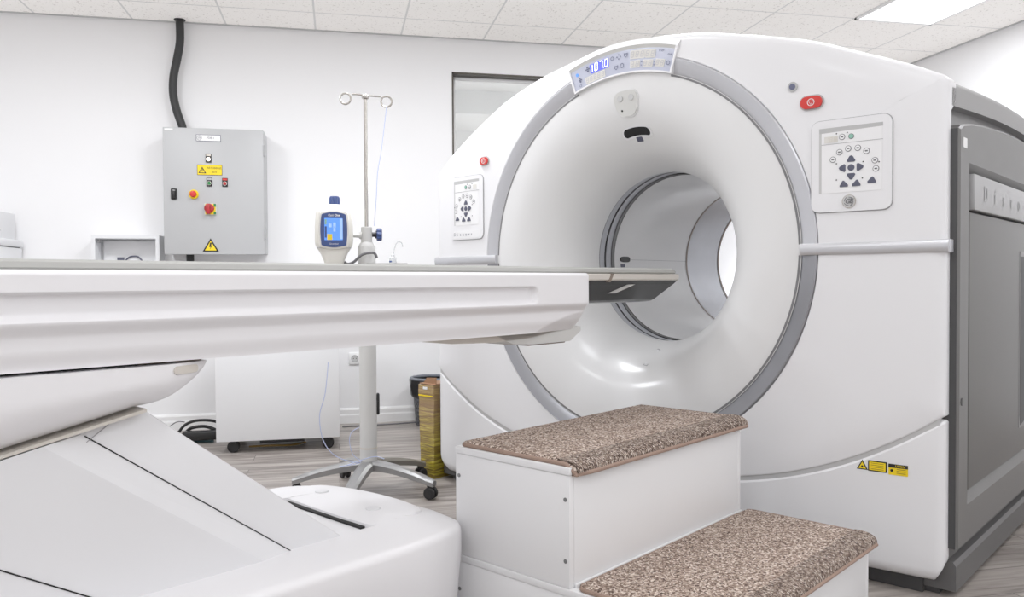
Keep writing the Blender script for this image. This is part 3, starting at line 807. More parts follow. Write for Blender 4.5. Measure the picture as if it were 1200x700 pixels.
# --- cowl fittings
def taper(poly, k, cx, cz): return [(cx + (x - cx) * (1 + k * (z - cz)), z) for x, z in poly]
PCX, PCZ = .008, 1.664
def padpoly(w_, h_, r): return poly_rot(taper(rrect(0, 0, w_, h_, r, 6), 3.2, 0, 0), R(3), (PCX, PCZ))
badge('pad_surround', padpoly(.112, .106, .040), 'shell2', S_cowl, .003, label='raised white surround of the sensor pad')
pd = badge('sensor_pad', padpoly(.102, .096, .036), 'bezel', S_cowl, .006, label='grey rounded sensor pad above the bore')
for dx in (-.026, .026): badge('pad_grille', circ(PCX + dx, PCZ + .020, .012, 20), 'linelt', S_cowl, .0075, parent=pd)
badge('pad_lamp', circ(PCX - .022, PCZ - .026, .004, 10), 'black', S_cowl, .0075, parent=pd)
def slot_strip(name, w_, h_, m, off, label=None, back=-.006):
    bm = B(); cols = []; n = 28; r = h_ / 2
    for k in range(n + 1):
        th = PI * k / n; x = -w_/2 * math.cos(th)
        e = w_/2 - abs(x); hh = r if e >= r else math.sqrt(max(1e-8, r*r - (r - e)**2))
        zc = 1.560 - 2.2 * x * x; X = .024 + x
        z0, z1 = zc - hh, zc + hh
        f = lambda z, o: (S_cowl(X, z) - o, X, z)
        cols.append([f(z0, back), f(z0, off), f((z0*2+z1)/3, off), f((z0+z1*2)/3, off), f(z1, off), f(z1, back)])
    loft(bm, cols); return gobj(name, bm, m, label=label)
slot_strip('slot_rim', .138, .041, 'shell', .002)
slot_strip('camera_slot', .122, .029, 'dark', .0035, 'black oval slot over the bore')
badge('slot_label', rrect(.024, 1.532, .028, .017, .002, 2), 'btn', S_cowl, .002)
badge('bore_clip', poly_rot(rrect(0, 0, .020, .060, .002, 2), R(-8), (.037, .668)), 'line', S_cowl, .002)
badge('clip_face', poly_rot(rrect(0, 0, .016, .056, .002, 2), R(-8), (.037, .668)), 'shell', S_cowl, .003)

# --- grey body behind the covers
def outline_small(ins, dz=0):
    pts = []
    t = cr_poly(TOP, 2)
    for v, z in t: pts.append((v * (1.13 - ins) / 1.13, z - ins * .8 + dz))
    pts.append((1.13 - ins, .10)); pts.append((-1.13 + ins, .10)); return pts
bm = B(); st = []
for u, dz, ins in ((.05, 0, .03), (.35, .0, .03), (.7, 0, .03), (1.0, 0, .03), (1.35, -.01, .03), (1.6, -.03, .06), (1.655, -.07, .10)):
    st.append([(u, v, z) for v, z in outline_small(ins, dz)])
# hollow body: outer skin plus rear annulus
vr = [[bm.verts.new(p) for p in r] for r in st]
k_ = len(vr[0])
for a, b in zip(vr, vr[1:]):
    for i in range(k_): bm.faces.new((a[i], a[(i+1) % k_], b[(i+1) % k_], b[i]))
rear_in = []
for (u, v, z) in st[-1]:
    a = math.atan2(z - ZC, v); rear_in.append(bm.verts.new((1.66, (RB+.06) * math.cos(a), ZC + (RB+.06) * math.sin(a))))
for i in range(k_): bm.faces.new((vr[-1][i], vr[-1][(i+1) % k_], rear_in[(i+1) % k_], rear_in[i]))
front_in = []
for (u, v, z) in st[0]:
    a = math.atan2(z - ZC, v); front_in.append(bm.verts.new((.05, .70 * math.cos(a), ZC + .70 * math.sin(a))))
for i in range(k_): bm.faces.new((vr[0][i], vr[0][(i+1) % k_], front_in[(i+1) % k_], front_in[i]))
gobj('scanner_body', bm, 'greyshell', label='grey body behind the white front cover')
# overhanging grey top shell
bm = B(); st = []
def dzt(u): return .045 * math.sin(min(1, max(0, (u - .05) / 1.0)) * PI / 2) - .10 * max(0, (u - 1.2) / .45) ** 2
us = [.06 + (1.6 - .06) * k / 14 for k in range(15)]
for u in us:
    top = cr_poly(TOP[3:], 2); L = []
    full = cr_poly(TOP, 2)
    o_ = [(v * 1.0, z - .012 + dzt(u) * (abs(v)/1.13)) for v, z in full]
    o_ = [p for p in o_]
    ring = [(u, v, z) for v, z in o_] + [(u, 1.13, 1.50 + dzt(u)), (u, 1.09, 1.50 + dzt(u))] + [(u, v * .965, z - .05) for v, z in o_[::-1]] + [(u, -1.09, 1.45), (u, -1.13, 1.45)]
    st.append(ring)
loft(bm, st); gobj('top_shell', bm, 'greyshell', label='light grey arched top shell')
# side doors
def side_door(s):
    V = lambda v: s * v
    y_out, y_mid, y_in = 1.155, 1.120, 1.095
    outer = [(.052, .15), (.052, 1.430), (.09, 1.445), (.20, 1.462), (.40, 1.480), (.70, 1.497), (1.0, 1.500), (1.3, 1.487), (1.5, 1.455), (1.58, 1.40), (1.60, 1.30), (1.60, .15)]
    outer = dense(outer + [outer[0]], 6)[:-1]
    cx_, cz_ = .85, .80
    iu0, iu1, iz0, iz1 = .155, 1.50, .270, 1.335
    def onrect(p, u0, u1, z0, z1):
        du, dz = p[0] - cx_, p[1] - cz_
        tu = ((u1 if du > 0 else u0) - cx_) / du if abs(du) > 1e-6 else 9e9
        tz = ((z1 if dz > 0 else z0) - cz_) / dz if abs(dz) > 1e-6 else 9e9
        t = min(tu, tz); return (cx_ + du * t, cz_ + dz * t)
    # make sure that the corners of the opening get their own samples
    def addc(poly):
        import bisect
        res = list(poly)
        for c_ in ((iu0, iz0), (iu0, iz1), (iu1, iz0), (iu1, iz1)):
            best = None
            for i in range(len(res)):
                a, b = res[i], res[(i+1) % len(res)]
                # intersection of the ray centre->corner with segment
                d = (c_[0]-cx_, c_[1]-cz_); e = (b[0]-a[0], b[1]-a[1]); det = d[0]*(-e[1]) + e[0]*d[1]
                if abs(det) < 1e-9: continue
                rx, ry = a[0]-cx_, a[1]-cz_
                t = (rx*(-e[1]) + e[0]*ry) / det; q = (d[0]*ry - d[1]*rx) / det
                if t > 0 and 0 <= q < 1: best = (i, (a[0]+e[0]*q, a[1]+e[1]*q)); break
            if best: res.insert(best[0]+1, best[1])
        return res
    outer = addc(outer)
    n = len(outer)
    def ins(p, d):  # pull the outline inwards
        du, dz = p[0] - cx_, p[1] - cz_; L = math.hypot(du, dz); return (p[0] - du/L*d, p[1] - dz/L*d)
    rect = [onrect(p, iu0, iu1, iz0, iz1) for p in outer]
    rect2 = [onrect(p, iu0 + .018, iu1 - .018, iz0 + .055, iz1 - .03) for p in outer]
    rs = [[(p[0], V(y_in), p[1]) for p in outer], [(p[0], V(y_out - .006), p[1]) for p in outer], [(q[0], V(y_out), q[1]) for q in [ins(p, .008) for p in outer]],
          [(p[0], V(y_out), p[1]) for p in rect], [(p[0], V(y_mid), p[1]) for p in rect2]]
    bm = B(); loft(bm, rs, cap=False)
    d = gobj('side_door', bm, 'greydoor', label='grey sculpted side door with name plate' if s > 0 else None, angle=25)
    bm = B(); box(bm, (iu0, min(V(y_mid - .012), V(y_mid - .001)), iz0 + .03), (iu1, max(V(y_mid - .012), V(y_mid - .001)), iz1), 0); gobj('door_back', bm, 'greydark', d, smooth=False)
    bm = B(); box(bm, (.205, min(V(1.118), V(1.147)), .305), (1.47, max(V(1.118), V(1.147)), 1.186), .004); gobj('lower_panel', bm, 'greydoor', d)
    bm = B(); box(bm, (.225, min(V(1.118), V(1.156)), 1.194), (1.47, max(V(1.118), V(1.156)), 1.308), .004); npl = gobj('name_plate', bm, 'plate', d)
    for k, ch in enumerate('Discovery'):
        x0 = .86 + s * (-.50 + .125 * k)
        bm = B(); textmesh(bm, ch, .072, lambda x, y: (s * x + x0, V(1.1575), 1.250 + y)); lt = gobj('plate_letter', bm, 'plate', npl, smooth=False)
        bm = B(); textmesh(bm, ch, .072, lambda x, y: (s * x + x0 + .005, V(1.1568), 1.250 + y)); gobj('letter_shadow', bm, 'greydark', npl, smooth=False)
    bm = B(); box(bm, (.045, min(V(1.100), V(1.149)), .155), (.0515, max(V(1.100), V(1.149)), 1.428)); gobj('door_edge', bm, 'greydark', d, smooth=False)
    # grip recess
    bm = B()
    prism(bm, rrect(1.02, .74, .17, .68, .01, 3), lambda u, z: (u, V(1.14), z), lambda u, z: (u, V(1.1485), z)); hr = gobj('grip_surround', bm, 'greyshell', d)
    bm = B(); prism(bm, [(.945, .45), (.96, .41), (1.09, .43), (1.09, 1.06), (.945, 1.06)], lambda u, z: (u, V(1.14), z), lambda u, z: (u, V(1.1495), z)); gobj('grip_recess', bm, 'greydark', hr, smooth=False)
    bm = B(); cyl(bm, (.085, V(1.15), .60), (.085, V(1.157), .60), .012, seg=20); sc_ = gobj('door_lock', bm, 'greydark', d)
    if s > 0:
        bm = B(); box(bm, (.085, 1.15, 1.375), (.125, 1.1565, 1.405)); gobj('asset_sticker', bm, 'white', d, smooth=False)
side_door(1); side_door(-1)
# skirts
bm = B(); box(bm, (.045, -1.06, 0), (1.60, 1.06, .14), .004); gobj('plinth', bm, 'greydark')
for s in (-1, 1):
    bm = B(); pr_ = [(1.05, .022), (1.150, .022), (1.150, .098), (1.142, .110), (1.125, .114), (1.118, .150), (1.05, .150)]
    loft(bm, [[(u, s*v, z) for v, z in pr_] for u in (.055, 1.60)]); gobj('side_rail', bm, 'raildark')
    bm = B(); box(bm, (.07, min(s*1.05, s*1.10), 0), (1.58, max(s*1.05, s*1.10), .05)); gobj('plinth', bm, 'greydark', smooth=False)

# ------------------------------------------------------------------ patient table
TB = thing('patient_table', 'long white motorised patient table reaching into the scanner bore', 'patient table', (-2.0, 0, 0), MG)
def tobj(name, bm, m, parent=TB, **k): return obj(name, bm, m, parent, MG, **k)
U0, U1 = -3.35, -.603
def sm(a, b, x):
    t = max(0, min(1, (x - a) / (b - a))); return t*t*(3 - 2*t)
def side_v(u, z):
    v = .280
    # tapering below the groove
    v -= .020 * sm(.908, .880, z) + .010 * sm(.86, .82, z)
    # groove
    zt, zb_ = .958, .910
    g = sm(zt + .002, zt - .003, z) * sm(zb_ - .003, zb_ + .012, z)
    ue = -.873
    h = (z - (zt + zb_)/2) / ((zt - zb_)/2 + .004)
    endm = sm(ue + .002, ue - .016, u + .012 * h * h)
    v -= .018 * g * endm
    # scooped corner at the end
    zc_ = .880 - .075 * (max(0, (-.60 - u)) / .29) ** 2 if u > -.89 else .0
    v -= .6 * max(0, zc_ - z) * sm(-.89, -.84, u) if u > -.89 else 0
    # nose rounding
    e = U1 - u
    r = .045
    if e < r: v -= r - math.sqrt(max(0, r*r - (r - e)**2))
    return v
us = [U0, U0 + .01] + [U0 + .02 + (-1.2 - U0) * k / 30 for k in range(31)]
us = [u for u in us if u < -1.0] + [-1.0 + (U1 + 1.0) * k / 60 for k in range(60)] + [U1 - .012, U1 - .006, U1 - .002, U1]
zs = [.822 + (1.0 - .822) * k / 60 for k in range(61)]
bm = B(); rings = []
def zbot(u): return .822 + .052 * sm(-.675, -.640, u) * 0
for u in us:
    right = []; left = []
    zlo = .822; 
    # end is cut back towards the bottom
    cut = lambda z: max(0.0, (.885 - z)) * .55
    ring = []
    for z in zs:
        uu = min(u, U1 - cut(z)); 
        ring.append((uu, side_v(u, z) - (.006 * (1 - math.cos(0)) if False else 0) - .008 * sm(.992, 1.0, z), z))
    ring2 = [(p[0], -p[1], p[2]) for p in ring[::-1]]
    rings.append(ring + ring2)
loft(bm, rings); tobj('table_housing', bm, 'table', label='long white table side fairing with a rounded groove', angle=40)
# plate under the front end
bm = B()
for prof_, m_, nm in (([(-1.291, .822), (-1.157, .806), (-.99, .800), (-.825, .806), (-.70, .822), (-.70, .826), (-1.291, .826)], 'beige', 'under_plate'), ([(-.99, .822), (-.91, .790), (-.825, .785), (-.645, .785), (-.590, .815), (-.590, .830), (-.99, .826)], 'bezel', 'under_nose')):
    bm = B(); prism(bm, prof_, lambda u, z: (u, .215, z), lambda u, z: (u, -.215, z)); tobj(nm, bm, m_, smooth=False)
bm = B(); prism(bm, [(-.84, .786), (-.665, .786), (-.665, .781), (-.84, .781)], lambda u, z: (u, .21, z), lambda u, z: (u, -.21, z)); tobj('under_strip', bm, 'brownrim', smooth=False)
# cradle: curved carbon tray, beige rim, grey pad
def cend(v): return .150 - .135 * (abs(v) / .21) ** 2
def tray_ring(u, wide=.21):
    out = []
    n = 16
    for k in range(n + 1):
        v = wide - 2 * wide * k / n; out.append((v, .897 + (.974 - .897) * (abs(v) / wide) ** 1.9))
    return out
def tend(z): return .014 - .100 * (.976 - z) / .079
sect = [(.207, .976), (.200, .962), (.160, .908), (.150, .901), (.130, .897), (-.130, .897), (-.150, .901), (-.160, .908), (-.200, .962), (-.207, .976)]
bm = B(); loft(bm, [[(U0, v, z) for v, z in sect], [(tend(z), v, z) for v, z in sect]]); tobj('cradle_tray', bm, 'carbon', label='glossy black underside of the sliding cradle', smooth=False)
def rimsec(w_, z0, z1, c_): return [(w_ - c_, z0), (w_, z0 + c_), (w_, z1 - c_), (w_ - c_, z1), (-w_ + c_, z1), (-w_, z1 - c_), (-w_, z0 + c_), (-w_ + c_, z0)]
bm = B(); a_ = rimsec(.214, .9765, .9990, .004); b_ = rimsec(.208, .982, .9985, .004)
loft(bm, [[(U0, v, z) for v, z in a_], [(.010, v, z) for v, z in a_], [(.022, v, z) for v, z in b_]]); tobj('cradle_rim', bm, 'beige', label='beige rim of the cradle')
bm = B(); prism(bm, [(-.440, .971), (-.425, .971), (-.405, 1.000), (-.42, 1.000)], lambda u, z: (u, .2150, z), lambda u, z: (u, .10, z)); tobj('cradle_joint', bm, 'brownrim', smooth=False)
bm = B(); a_ = rimsec(.210, 1.000, 1.020, .005)
loft(bm, [[(U0 + .01, v, z) for v, z in a_], [(-.02, v, z) for v, z in a_], [(-.004, v, 1.000 + (z - 1.0) * .6) for v, z in a_]]); tobj('cradle_pad', bm, 'mattress', label='thin grey pad on top of the cradle')
def und(z): return .160 + .040 * (z - .908) / .054
bm = B(); prism(bm, [(-.395, .932), (-.350, .932), (-.262, .962), (-.305, .962)], lambda u, z: (u, und(z) + .003, z), lambda u, z: (u, und(z) - .003, z)); tobj('tray_label', bm, 'bezel', smooth=False)
# black gap and support body under the housing
bm = B(); box(bm, (-3.25, -.215, .79), (-1.98, .215, .826)); tobj('slide_gap', bm, 'dark', smooth=False)
bm = B(); rings = []
UB = -1.850
def boat_bot(u): return .736 + (u + 1.99) * .205 if u < -1.99 else .736 + .080 * (1 - math.sqrt(max(0, 1 - ((u + 1.99) / .14) ** 2)))
ss = [-3.25 + (-2.1 + 3.25) * k / 16 for k in range(17)] + [-2.1 + (UB + 2.1) * math.sin(PI/2 * k / 26) for k in range(1, 27)]
for u in ss:
    zb_ = min(boat_bot(u), .812); zt = .816
    w_ = .262 - .045 * max(0, (u + 2.15) / .30) ** 4
    ring = []
    for k in range(13):
        t = k / 12; z = zt - (zt - zb_) * t
        f = 1 - .20 * max(0, (t - .38) / .62) ** 2.0 - .02 * (1 - t) ** 2 * 0
        ring.append((u, w_ * f, z))
    rings.append(ring + [(p[0], -p[1], p[2]) for p in ring[::-1]])
loft(bm, rings); bt = tobj('support_body', bm, 'table', label='white hull-shaped support under the table', angle=45)
bm = B(); prism(bm, rrect(-1.905, .803, .058, .016, .0075, 4), lambda u, z: (u, .20, z), lambda u, z: (u, .266 - .045 * max(0, (u + 2.15) / .30) ** 4, z)); tobj('end_cap', bm, 'beige', bt)
bm = B(); box(bm, (-1.990, -.20, .8165), (-1.862, .222, .8215), .002); tobj('slide_edge', bm, 'brownrim', bt)
bm = B(); st = []
for u in (-3.2, -1.975):
    z = .736 + (u + 1.975) * .205 - .006
    st.append([(u, .222, z), (u, .222, z - .006), (u, -.222, z - .006), (u, -.222, z)])
loft(bm, st); tobj('support_plate', bm, 'beige', bt, smooth=False)
# slanted lift covers
def lineu(z, p, q): return p[0] + (q[0] - p[0]) * (z - p[1]) / (q[1] - p[1])
# far/inner cover (its sloping edge is the silhouette)
bm = B()
pb = [(-1.974, .728), (-1.470, .335), (-1.470, .20), (-3.0, .20), (-3.0, .50), (-2.6, .60)]
prism(bm, pb, lambda u, z: (u, .200, z), lambda u, z: (u, -.200, z))
bmesh.ops.bevel(bm, geom=[e for e in bm.edges], offset=.006, segments=2, profile=.5, affect='EDGES')
lc = tobj('inner_lift_cover', bm, 'tablegrey', label='light grey slanted inner cover of the lift')
bm = B()
pa = [(-2.160, .684), (-1.700, .345), (-1.66, .20), (-3.05, .20), (-3.05, .48), (-2.62, .585)]
def ins_edge(p): return p
a_ = [bm.verts.new((u, .222, z)) for u, z in pa]; 
pa_in = [(-2.088, .694), (-1.628, .350), (-1.59, .20), (-3.05, .20), (-3.05, .50), (-2.62, .60)]
b_ = [bm.verts.new((u, .203, z)) for u, z in pa_in]
c_ = [bm.verts.new((u, -.203, z)) for u, z in pa_in]; d_ = [bm.verts.new((u, -.222, z)) for u, z in pa]
for A_, B_ in ((a_, b_), (b_, c_), (c_, d_)):
    for i in range(6): bm.faces.new((A_[i], A_[(i+1) % 6], B_[(i+1) % 6], B_[i]))
bm.faces.new(a_); bm.faces.new(d_[::-1])
oc = tobj('outer_lift_cover', bm, 'tablegrey', label='large light grey slanted outer cover of the lift', smooth=False)
# dark seam lines on the covers
def line3(bm, p, q, r=.0012): cyl(bm, p, q, r, seg=6)
bm = B(); line3(bm, (-2.083, .204, .690), (-1.632, .204, .352), .0013); tobj('cover_seam', bm, 'dark', oc)
bm = B(); line3(bm, (-2.26, .2225, .500), (-2.05, .2225, .37), .0015); tobj('cover_seam', bm, 'dark', oc)
bm = B(); line3(bm, (-2.115, .2085, .655), (-2.03, .2012, .712), .0009); tobj('cover_seam', bm, 'line', lc)
# base
bm = B()
BW, BZ, BN = .365, .360, -1.150
def base_half(u):
    e = BN - u; r = .30
    if e >= r: return BW
    return BW - .165 * (1 - math.sqrt(max(0, 1 - ((r - e)/r) ** 2)))
rings = []
ub = [-3.3 + (-1.46 + 3.3) * k / 12 for k in range(13)] + [-1.45 + .30 * math.sin(PI/2*k/18) for k in range(1, 19)]
def base_ring(u):
    w_ = base_half(u); e = BN - u
    top_drop = .030 * (1 - min(1, e / .22)) ** 2
    zt = BZ - top_drop
    ring = []
    rr_ = .022
    ring.append((w_ - .040, .02)); ring.append((w_ - .028, .06)); ring.append((w_ + .0, zt - rr_ - .05))
    for k in range(7):
        a = PI/2 * k / 6; ring.append((w_ - rr_ * (1 - math.cos(a)), zt - rr_ + rr_ * math.sin(a)))
    ring.append((w_ - .09, zt + .006)); ring.append((w_ - .165, zt + .006)); ring.append((w_ - .172, zt - .006)); ring.append((0.05, zt - .006 + .0))
    right = [(u, v, z) for v, z in ring]
    return right + [(u, -v, z) for v, z in [(r_[0], r_[1]) for r_ in ring[::-1]]]
for u in ub: rings.append(base_ring(u))
loft(bm, rings); bs = tobj('table_base', bm, 'table', label='low white base of the patient table', angle=40)
bm = B()
# lid with raised edge
lid = [(-1.41, -.27), (-1.41, .168), (-1.33, .185), (-1.25, .178), (-1.20, .13), (-1.178, .04), (-1.176, -.07), (-1.195, -.18), (-1.245, -.25), (-1.32, -.285)]
lidp = cr_poly(lid + [lid[0]], 4)[:-1]
cxl = sum(p[0] for p in lidp)/len(lidp); cyl_ = sum(p[1] for p in lidp)/len(lidp)
def scl(p, k): return (cxl + (p[0]-cxl)*k, cyl_ + (p[1]-cyl_)*k)
loft(bm, [[(u, v, .320) for u, v in lidp], [(u, v, .345 + .014 * sm(-1.16, -1.28, u)) for u, v in lidp], [(*scl(p, .985), .350 + .014 * sm(-1.16, -1.28, p[0])) for p in lidp], [(*scl(p, .80), .354 + .011 * sm(-1.16, -1.28, p[0])) for p in lidp]])
ld_ = tobj('base_lid', bm, 'table', bs, label='white access lid on the table base')
for u, v in ((-1.315, .070), (-1.305, -.185)):
    bm = B(); cyl(bm, (u, v, .355), (u, v, .368), .020, seg=24, bev=.002); tobj('lid_plug', bm, 'tablegrey', ld_)
bm = B(); box(bm, (-1.427, -.270, .350), (-1.413, .165, .3590)); tobj('base_slot', bm, 'dark', bs, smooth=False)

# ------------------------------------------------------------------ steps
SA = R(1.0)
ST = thing('step_stool', 'white two-step wooden stool with brown carpeted treads before the scanner', 'steps', (-.70, .60, 0), MG)
def sobj(name, bm, m, parent=ST, **k): return obj(name, bm, m, parent, MG, **k)
su0, su1, sv0, sv1, sv2 = -1.145, -.275, .215, .610, 1.005
s_h1, s_h2 = .235, .528
th = .018
def sbox(name, a, b, m='melamine', bev=.0015, parent=ST): bm = B(); box(bm, a, b, bev); return sobj(name, bm, m, parent)
for nm, u in (('l', su0), ('r', su1 - th)):
    sbox('side_panel', (u, sv0, s_h1 + .001), (u + th, sv1, s_h2 - th - .001)); sbox('lower_side_panel', (u, sv0, 0), (u + th, sv2, s_h1 - th - .001))
sbox('upper_riser', (su0 + th + .0005, sv1 - th, s_h1 + .001), (su1 - th - .0005, sv1, s_h2 - th - .001))
sbox('lower_riser', (su0 + th + .0005, sv2 - th, 0), (su1 - th - .0005, sv2, s_h1 - th - .001))
sbox('back_panel', (su0 + th + .0005, sv0, 0), (su1 - th - .0005, sv0 + th, s_h2 - th - .001))
sbox('upper_tread_board', (su0 - .002, sv0, s_h2 - th), (su1 + .002, sv1 + .002, s_h2))
sbox('lower_tread_board', (su0 - .002, sv0 + th + .001, s_h1 - th), (su1 + .002, sv2 + .002, s_h1))
sbox('edge_bead', (su0 + th, sv1 + .0005, s_h1 + .0005), (su1 - .001, sv1 + .008, s_h1 + .010))
def tread(z, v0, v1, u0, u1):
    # carpet with a rounded nosing that hangs over the front edge
    t = .013
    def sec(u, ins=0):
        vv0, vv1 = v0 + ins, v1 + .028 - ins * .6
        pts = [(vv0, z)]
        pts.append((vv0, z + t * .6)); pts.append((vv0 + .006, z + t))
        n = 12
        for k in range(n + 1): pts.append((vv0 + .01 + (v1 - .035 - vv0) * k / n, z + t))
        for k in range(1, 7):
            a = PI/2 * k / 6; pts.append((v1 - .012 + (.040 - ins*.6) * math.sin(a), z + t - .022 * (1 - math.cos(a))))
        pts.append((vv1, z - .020)); pts.append((v1 + .012, z - .022)); pts.append((v1 + .004, z))
        return pts
    bm = B(); rs = []
    for k, u in enumerate([u0, u0 + .004, u0 + .012] + [u0 + .012 + (u1 - u0 - .024) * i / 10 for i in range(1, 10)] + [u1 - .012, u1 - .004, u1]):
        e = min(u - u0, u1 - u); ins = .012 * (1 - min(1, e / .012)) ** 1.5
        drop = .006 * (1 - min(1, e/.012))
        rs.append([(u, v, (zz - drop if zz > z + .006 else zz)) for v, zz in sec(u, ins)])
    loft(bm, rs); cp = sobj('carpet_tread', bm, 'carpet', label='brown flecked carpet tread')
    # ribbed nosing band
    bm = B(); rs = []
    for i in range(41):
        u = u0 + .004 + (u1 - u0 - .008) * i / 40
        pr_ = []
        for k in range(7):
            a = PI/2 * (k - 1) / 6 if k else 0
            pr_.append((v1 - .014 - (.02 if k == 0 else 0) + (.0425) * math.sin(max(0, a)), z + t + .0012 - .0225 * (1 - math.cos(max(0, a)))))
        pr_.append((v1 + .0295, z - .012)); pr_.append((v1 + .02, z - .012)); pr_.append((v1 - .03, z + .003))
        rs.append([(u, v, zz) for v, zz in pr_])
    loft(bm, rs); sobj('ribbed_nosing', bm, 'carpetrib', cp, label='ribbed darker front edge of the carpet')
    # stitched binding around the edge
    bm = B(); r = .0055
    zz = z + r
    pts = []
    def seg(a, b, n):
        for k in range(n): pts.append(tuple(a[i] + (b[i] - a[i]) * k / n for i in range(3)))
    zf = z - .016
    seg((u0 + .02, v0, zz), (u1 - .02, v0, zz), 10)
    seg((u1 - .006, v0 + .004, zz), (u1, v0 + .02, zz), 2)
    seg((u1, v0 + .02, zz), (u1, v1 - .005, zz), 8)
    seg((u1, v1 - .005, zz), (u1 - .003, v1 + .022, zf), 4)
    seg((u1 - .012, v1 + .029, zf), (u0 + .012, v1 + .029, zf), 20)
    seg((u0 + .003, v1 + .022, zf), (u0, v1 - .005, zz), 4)
    seg((u0, v1 - .005, zz), (u0, v0 + .02, zz), 8)
    seg((u0, v0 + .02, zz), (u0 + .006, v0 + .004, zz), 2)
    tube(bm, pts, r, 8, smooth=False, closed=True); sobj('carpet_binding', bm, 'piping', cp)
tread(s_h2, sv0 + .010, sv1 - .010, su0 + .008, su1 + .018)
tread(s_h1, sv1 + .016, sv2 - .010, su0 + .008, su1 + .020)
for v in (sv0 + .013, sv1 - .012):
    for z in (.450, .301, .14):
        for u, s in ((su0, -1),):
            bm = B(); cyl(bm, (u + .001, v, z), (u - .0015, v, z), .0052, seg=16); q = sobj('screw', bm, 'screw')
for v, z in ((sv2 - .012, .18), (sv2 - .012, .06)):
    bm = B(); cyl(bm, (su0 + .001, v, z), (su0 - .0015, v, z), .0052, seg=16); sobj('screw', bm, 'screw')

# ------------------------------------------------------------------ power cabinet on the back wall
cx0, cx1, cz0, cz1, cyf = -1.071, -.462, 1.158, 1.962, 5.44
CB = thing('power_cabinet', 'grey wall-mounted electrical cabinet with warning signs and red switches', 'electrical cabinet', (cx0, Y1, cz0))
bm = B(); box(bm, (cx0 + .01, cyf + .018, cz0 + .006), (cx1 + .004, Y1 - .001, cz1 - .004), .003); obj('cabinet_body', bm, 'cab', CB)
bm = B(); box(bm, (cx0, cyf, cz0), (cx1, cyf + .016, cz1), .004); dr = obj('door', bm, 'cab', CB)
for z in (1.83, 1.29):
    bm = B(); box(bm, (cx1 - .004, cyf - .003, z - .035), (cx1 + .010, cyf + .020, z + .035), .002); obj('hinge', bm, 'cabedge', dr)
yf = cyf
def wplate(name, poly, m, y0, y1, parent, label=None):
    bm = B(); prism(bm, poly, lambda x, z: (x, y0, z), lambda x, z: (x, y1, z)); return obj(name, bm, m, parent, smooth=False, label=label)
pl = wplate('name_label', rrect(-.797, 1.900, .150, .042, .002, 2), 'btn', yf, yf - .002, dr)
wplate('label_face', rrect(-.797, 1.900, .144, .036, .002, 2), 'white', yf - .002, yf - .003, pl)
bm = B(); textmesh(bm, 'GE', .016, lambda x, y: (-.852 + x, yf - .0036, 1.900 + y), shear=.3); ringmesh(bm, (-.852, yf - .0036, 1.900), (0, 1, 0), .014, .0012, 20, 6)
textmesh(bm, 'PDB-1', .018, lambda x, y: (-.785 + x, yf - .0036, 1.900 + y)); obj('label_lettering', bm, 'btn', pl, smooth=False)
def push(x, z, m, top='white', lit=False):
    p = wplate('push_button', rrect(x, z, .034, .056, .003, 2), 'black', yf, yf - .006, dr)
    wplate('button_tag', rrect(x, z + .019, .028, .012, .001, 1), top, yf - .006, yf - .0066, p)
    bm = B(); cyl(bm, (x, yf - .005, z - .008), (x, yf - .012, z - .008), .0135, seg=24); obj('button_collar', bm, 'chrome', p)
    bm = B(); cyl(bm, (x, yf - .010, z - .008), (x, yf - .020, z - .008), .0105, seg=24, bev=.002); obj('button_cap', bm, m, p)
push(-.798, 1.772, 'whiteled', 'beige'); push(-.795, 1.620, 'green', 'btnlight'); push(-.700, 1.620, 'redd', 'red')
ys = wplate('warning_sign', rrect(-.792, 1.697, .152, .066, .002, 2), 'black', yf, yf - .0015, dr, label='yellow high-voltage warning sign')
wplate('sign_field', rrect(-.792, 1.697, .147, .061, .001, 2), 'yellow', yf - .0015, yf - .002, ys)
wplate('sign_triangle', [(-.861, 1.675), (-.813, 1.675), (-.837, 1.717)], 'black', yf - .002, yf - .0025, ys)
wplate('sign_triangle_field', [(-.852, 1.680), (-.822, 1.680), (-.837, 1.707)], 'yellow', yf - .0025, yf - .003, ys)
wplate('sign_bolt', [(-.838, 1.701), (-.833, 1.701), (-.836, 1.692), (-.832, 1.692), (-.839, 1.681), (-.837, 1.689), (-.841, 1.689)], 'black', yf - .003, yf - .0035, ys)
bm = B(); textmesh(bm, 'АВТОВВОД', .0155, lambda x, y: (-.765 + x, yf - .0028, 1.709 + y)); textmesh(bm, '380 В', .013, lambda x, y: (-.765 + x, yf - .0028, 1.683 + y)); obj('sign_lettering', bm, 'black', ys, smooth=False)
# lock handle
lk = wplate('door_handle', rrect(-1.008, 1.540, .036, .070, .006, 3), 'black', yf, yf - .008, dr, label='black swing handle')
bm = B(); box(bm, (-1.016, yf - .022, 1.512), (-1.000, yf - .008, 1.562), .004); obj('handle_lever', bm, 'black', lk); wplate('handle_mark', rrect(-1.008, 1.562, .014, .006, .001, 1), 'white', yf - .008, yf - .0088, lk)
# yellow collar emergency stop
es = B(); cyl(es, (-.890, yf, 1.540), (-.890, yf - .008, 1.540), .030, seg=32, bev=.002); es = obj('emergency_stop', es, 'yellow', dr, label='red mushroom button on a yellow disc')
bm = B(); lathe(bm, (-.890, yf - .006, 1.540), (0, -1, 0), [(0, .012), (.014, .012), (.016, .020), (.024, .0205), (.030, .016), (.032, .004)]); obj('mushroom_cap', bm, 'red', es)
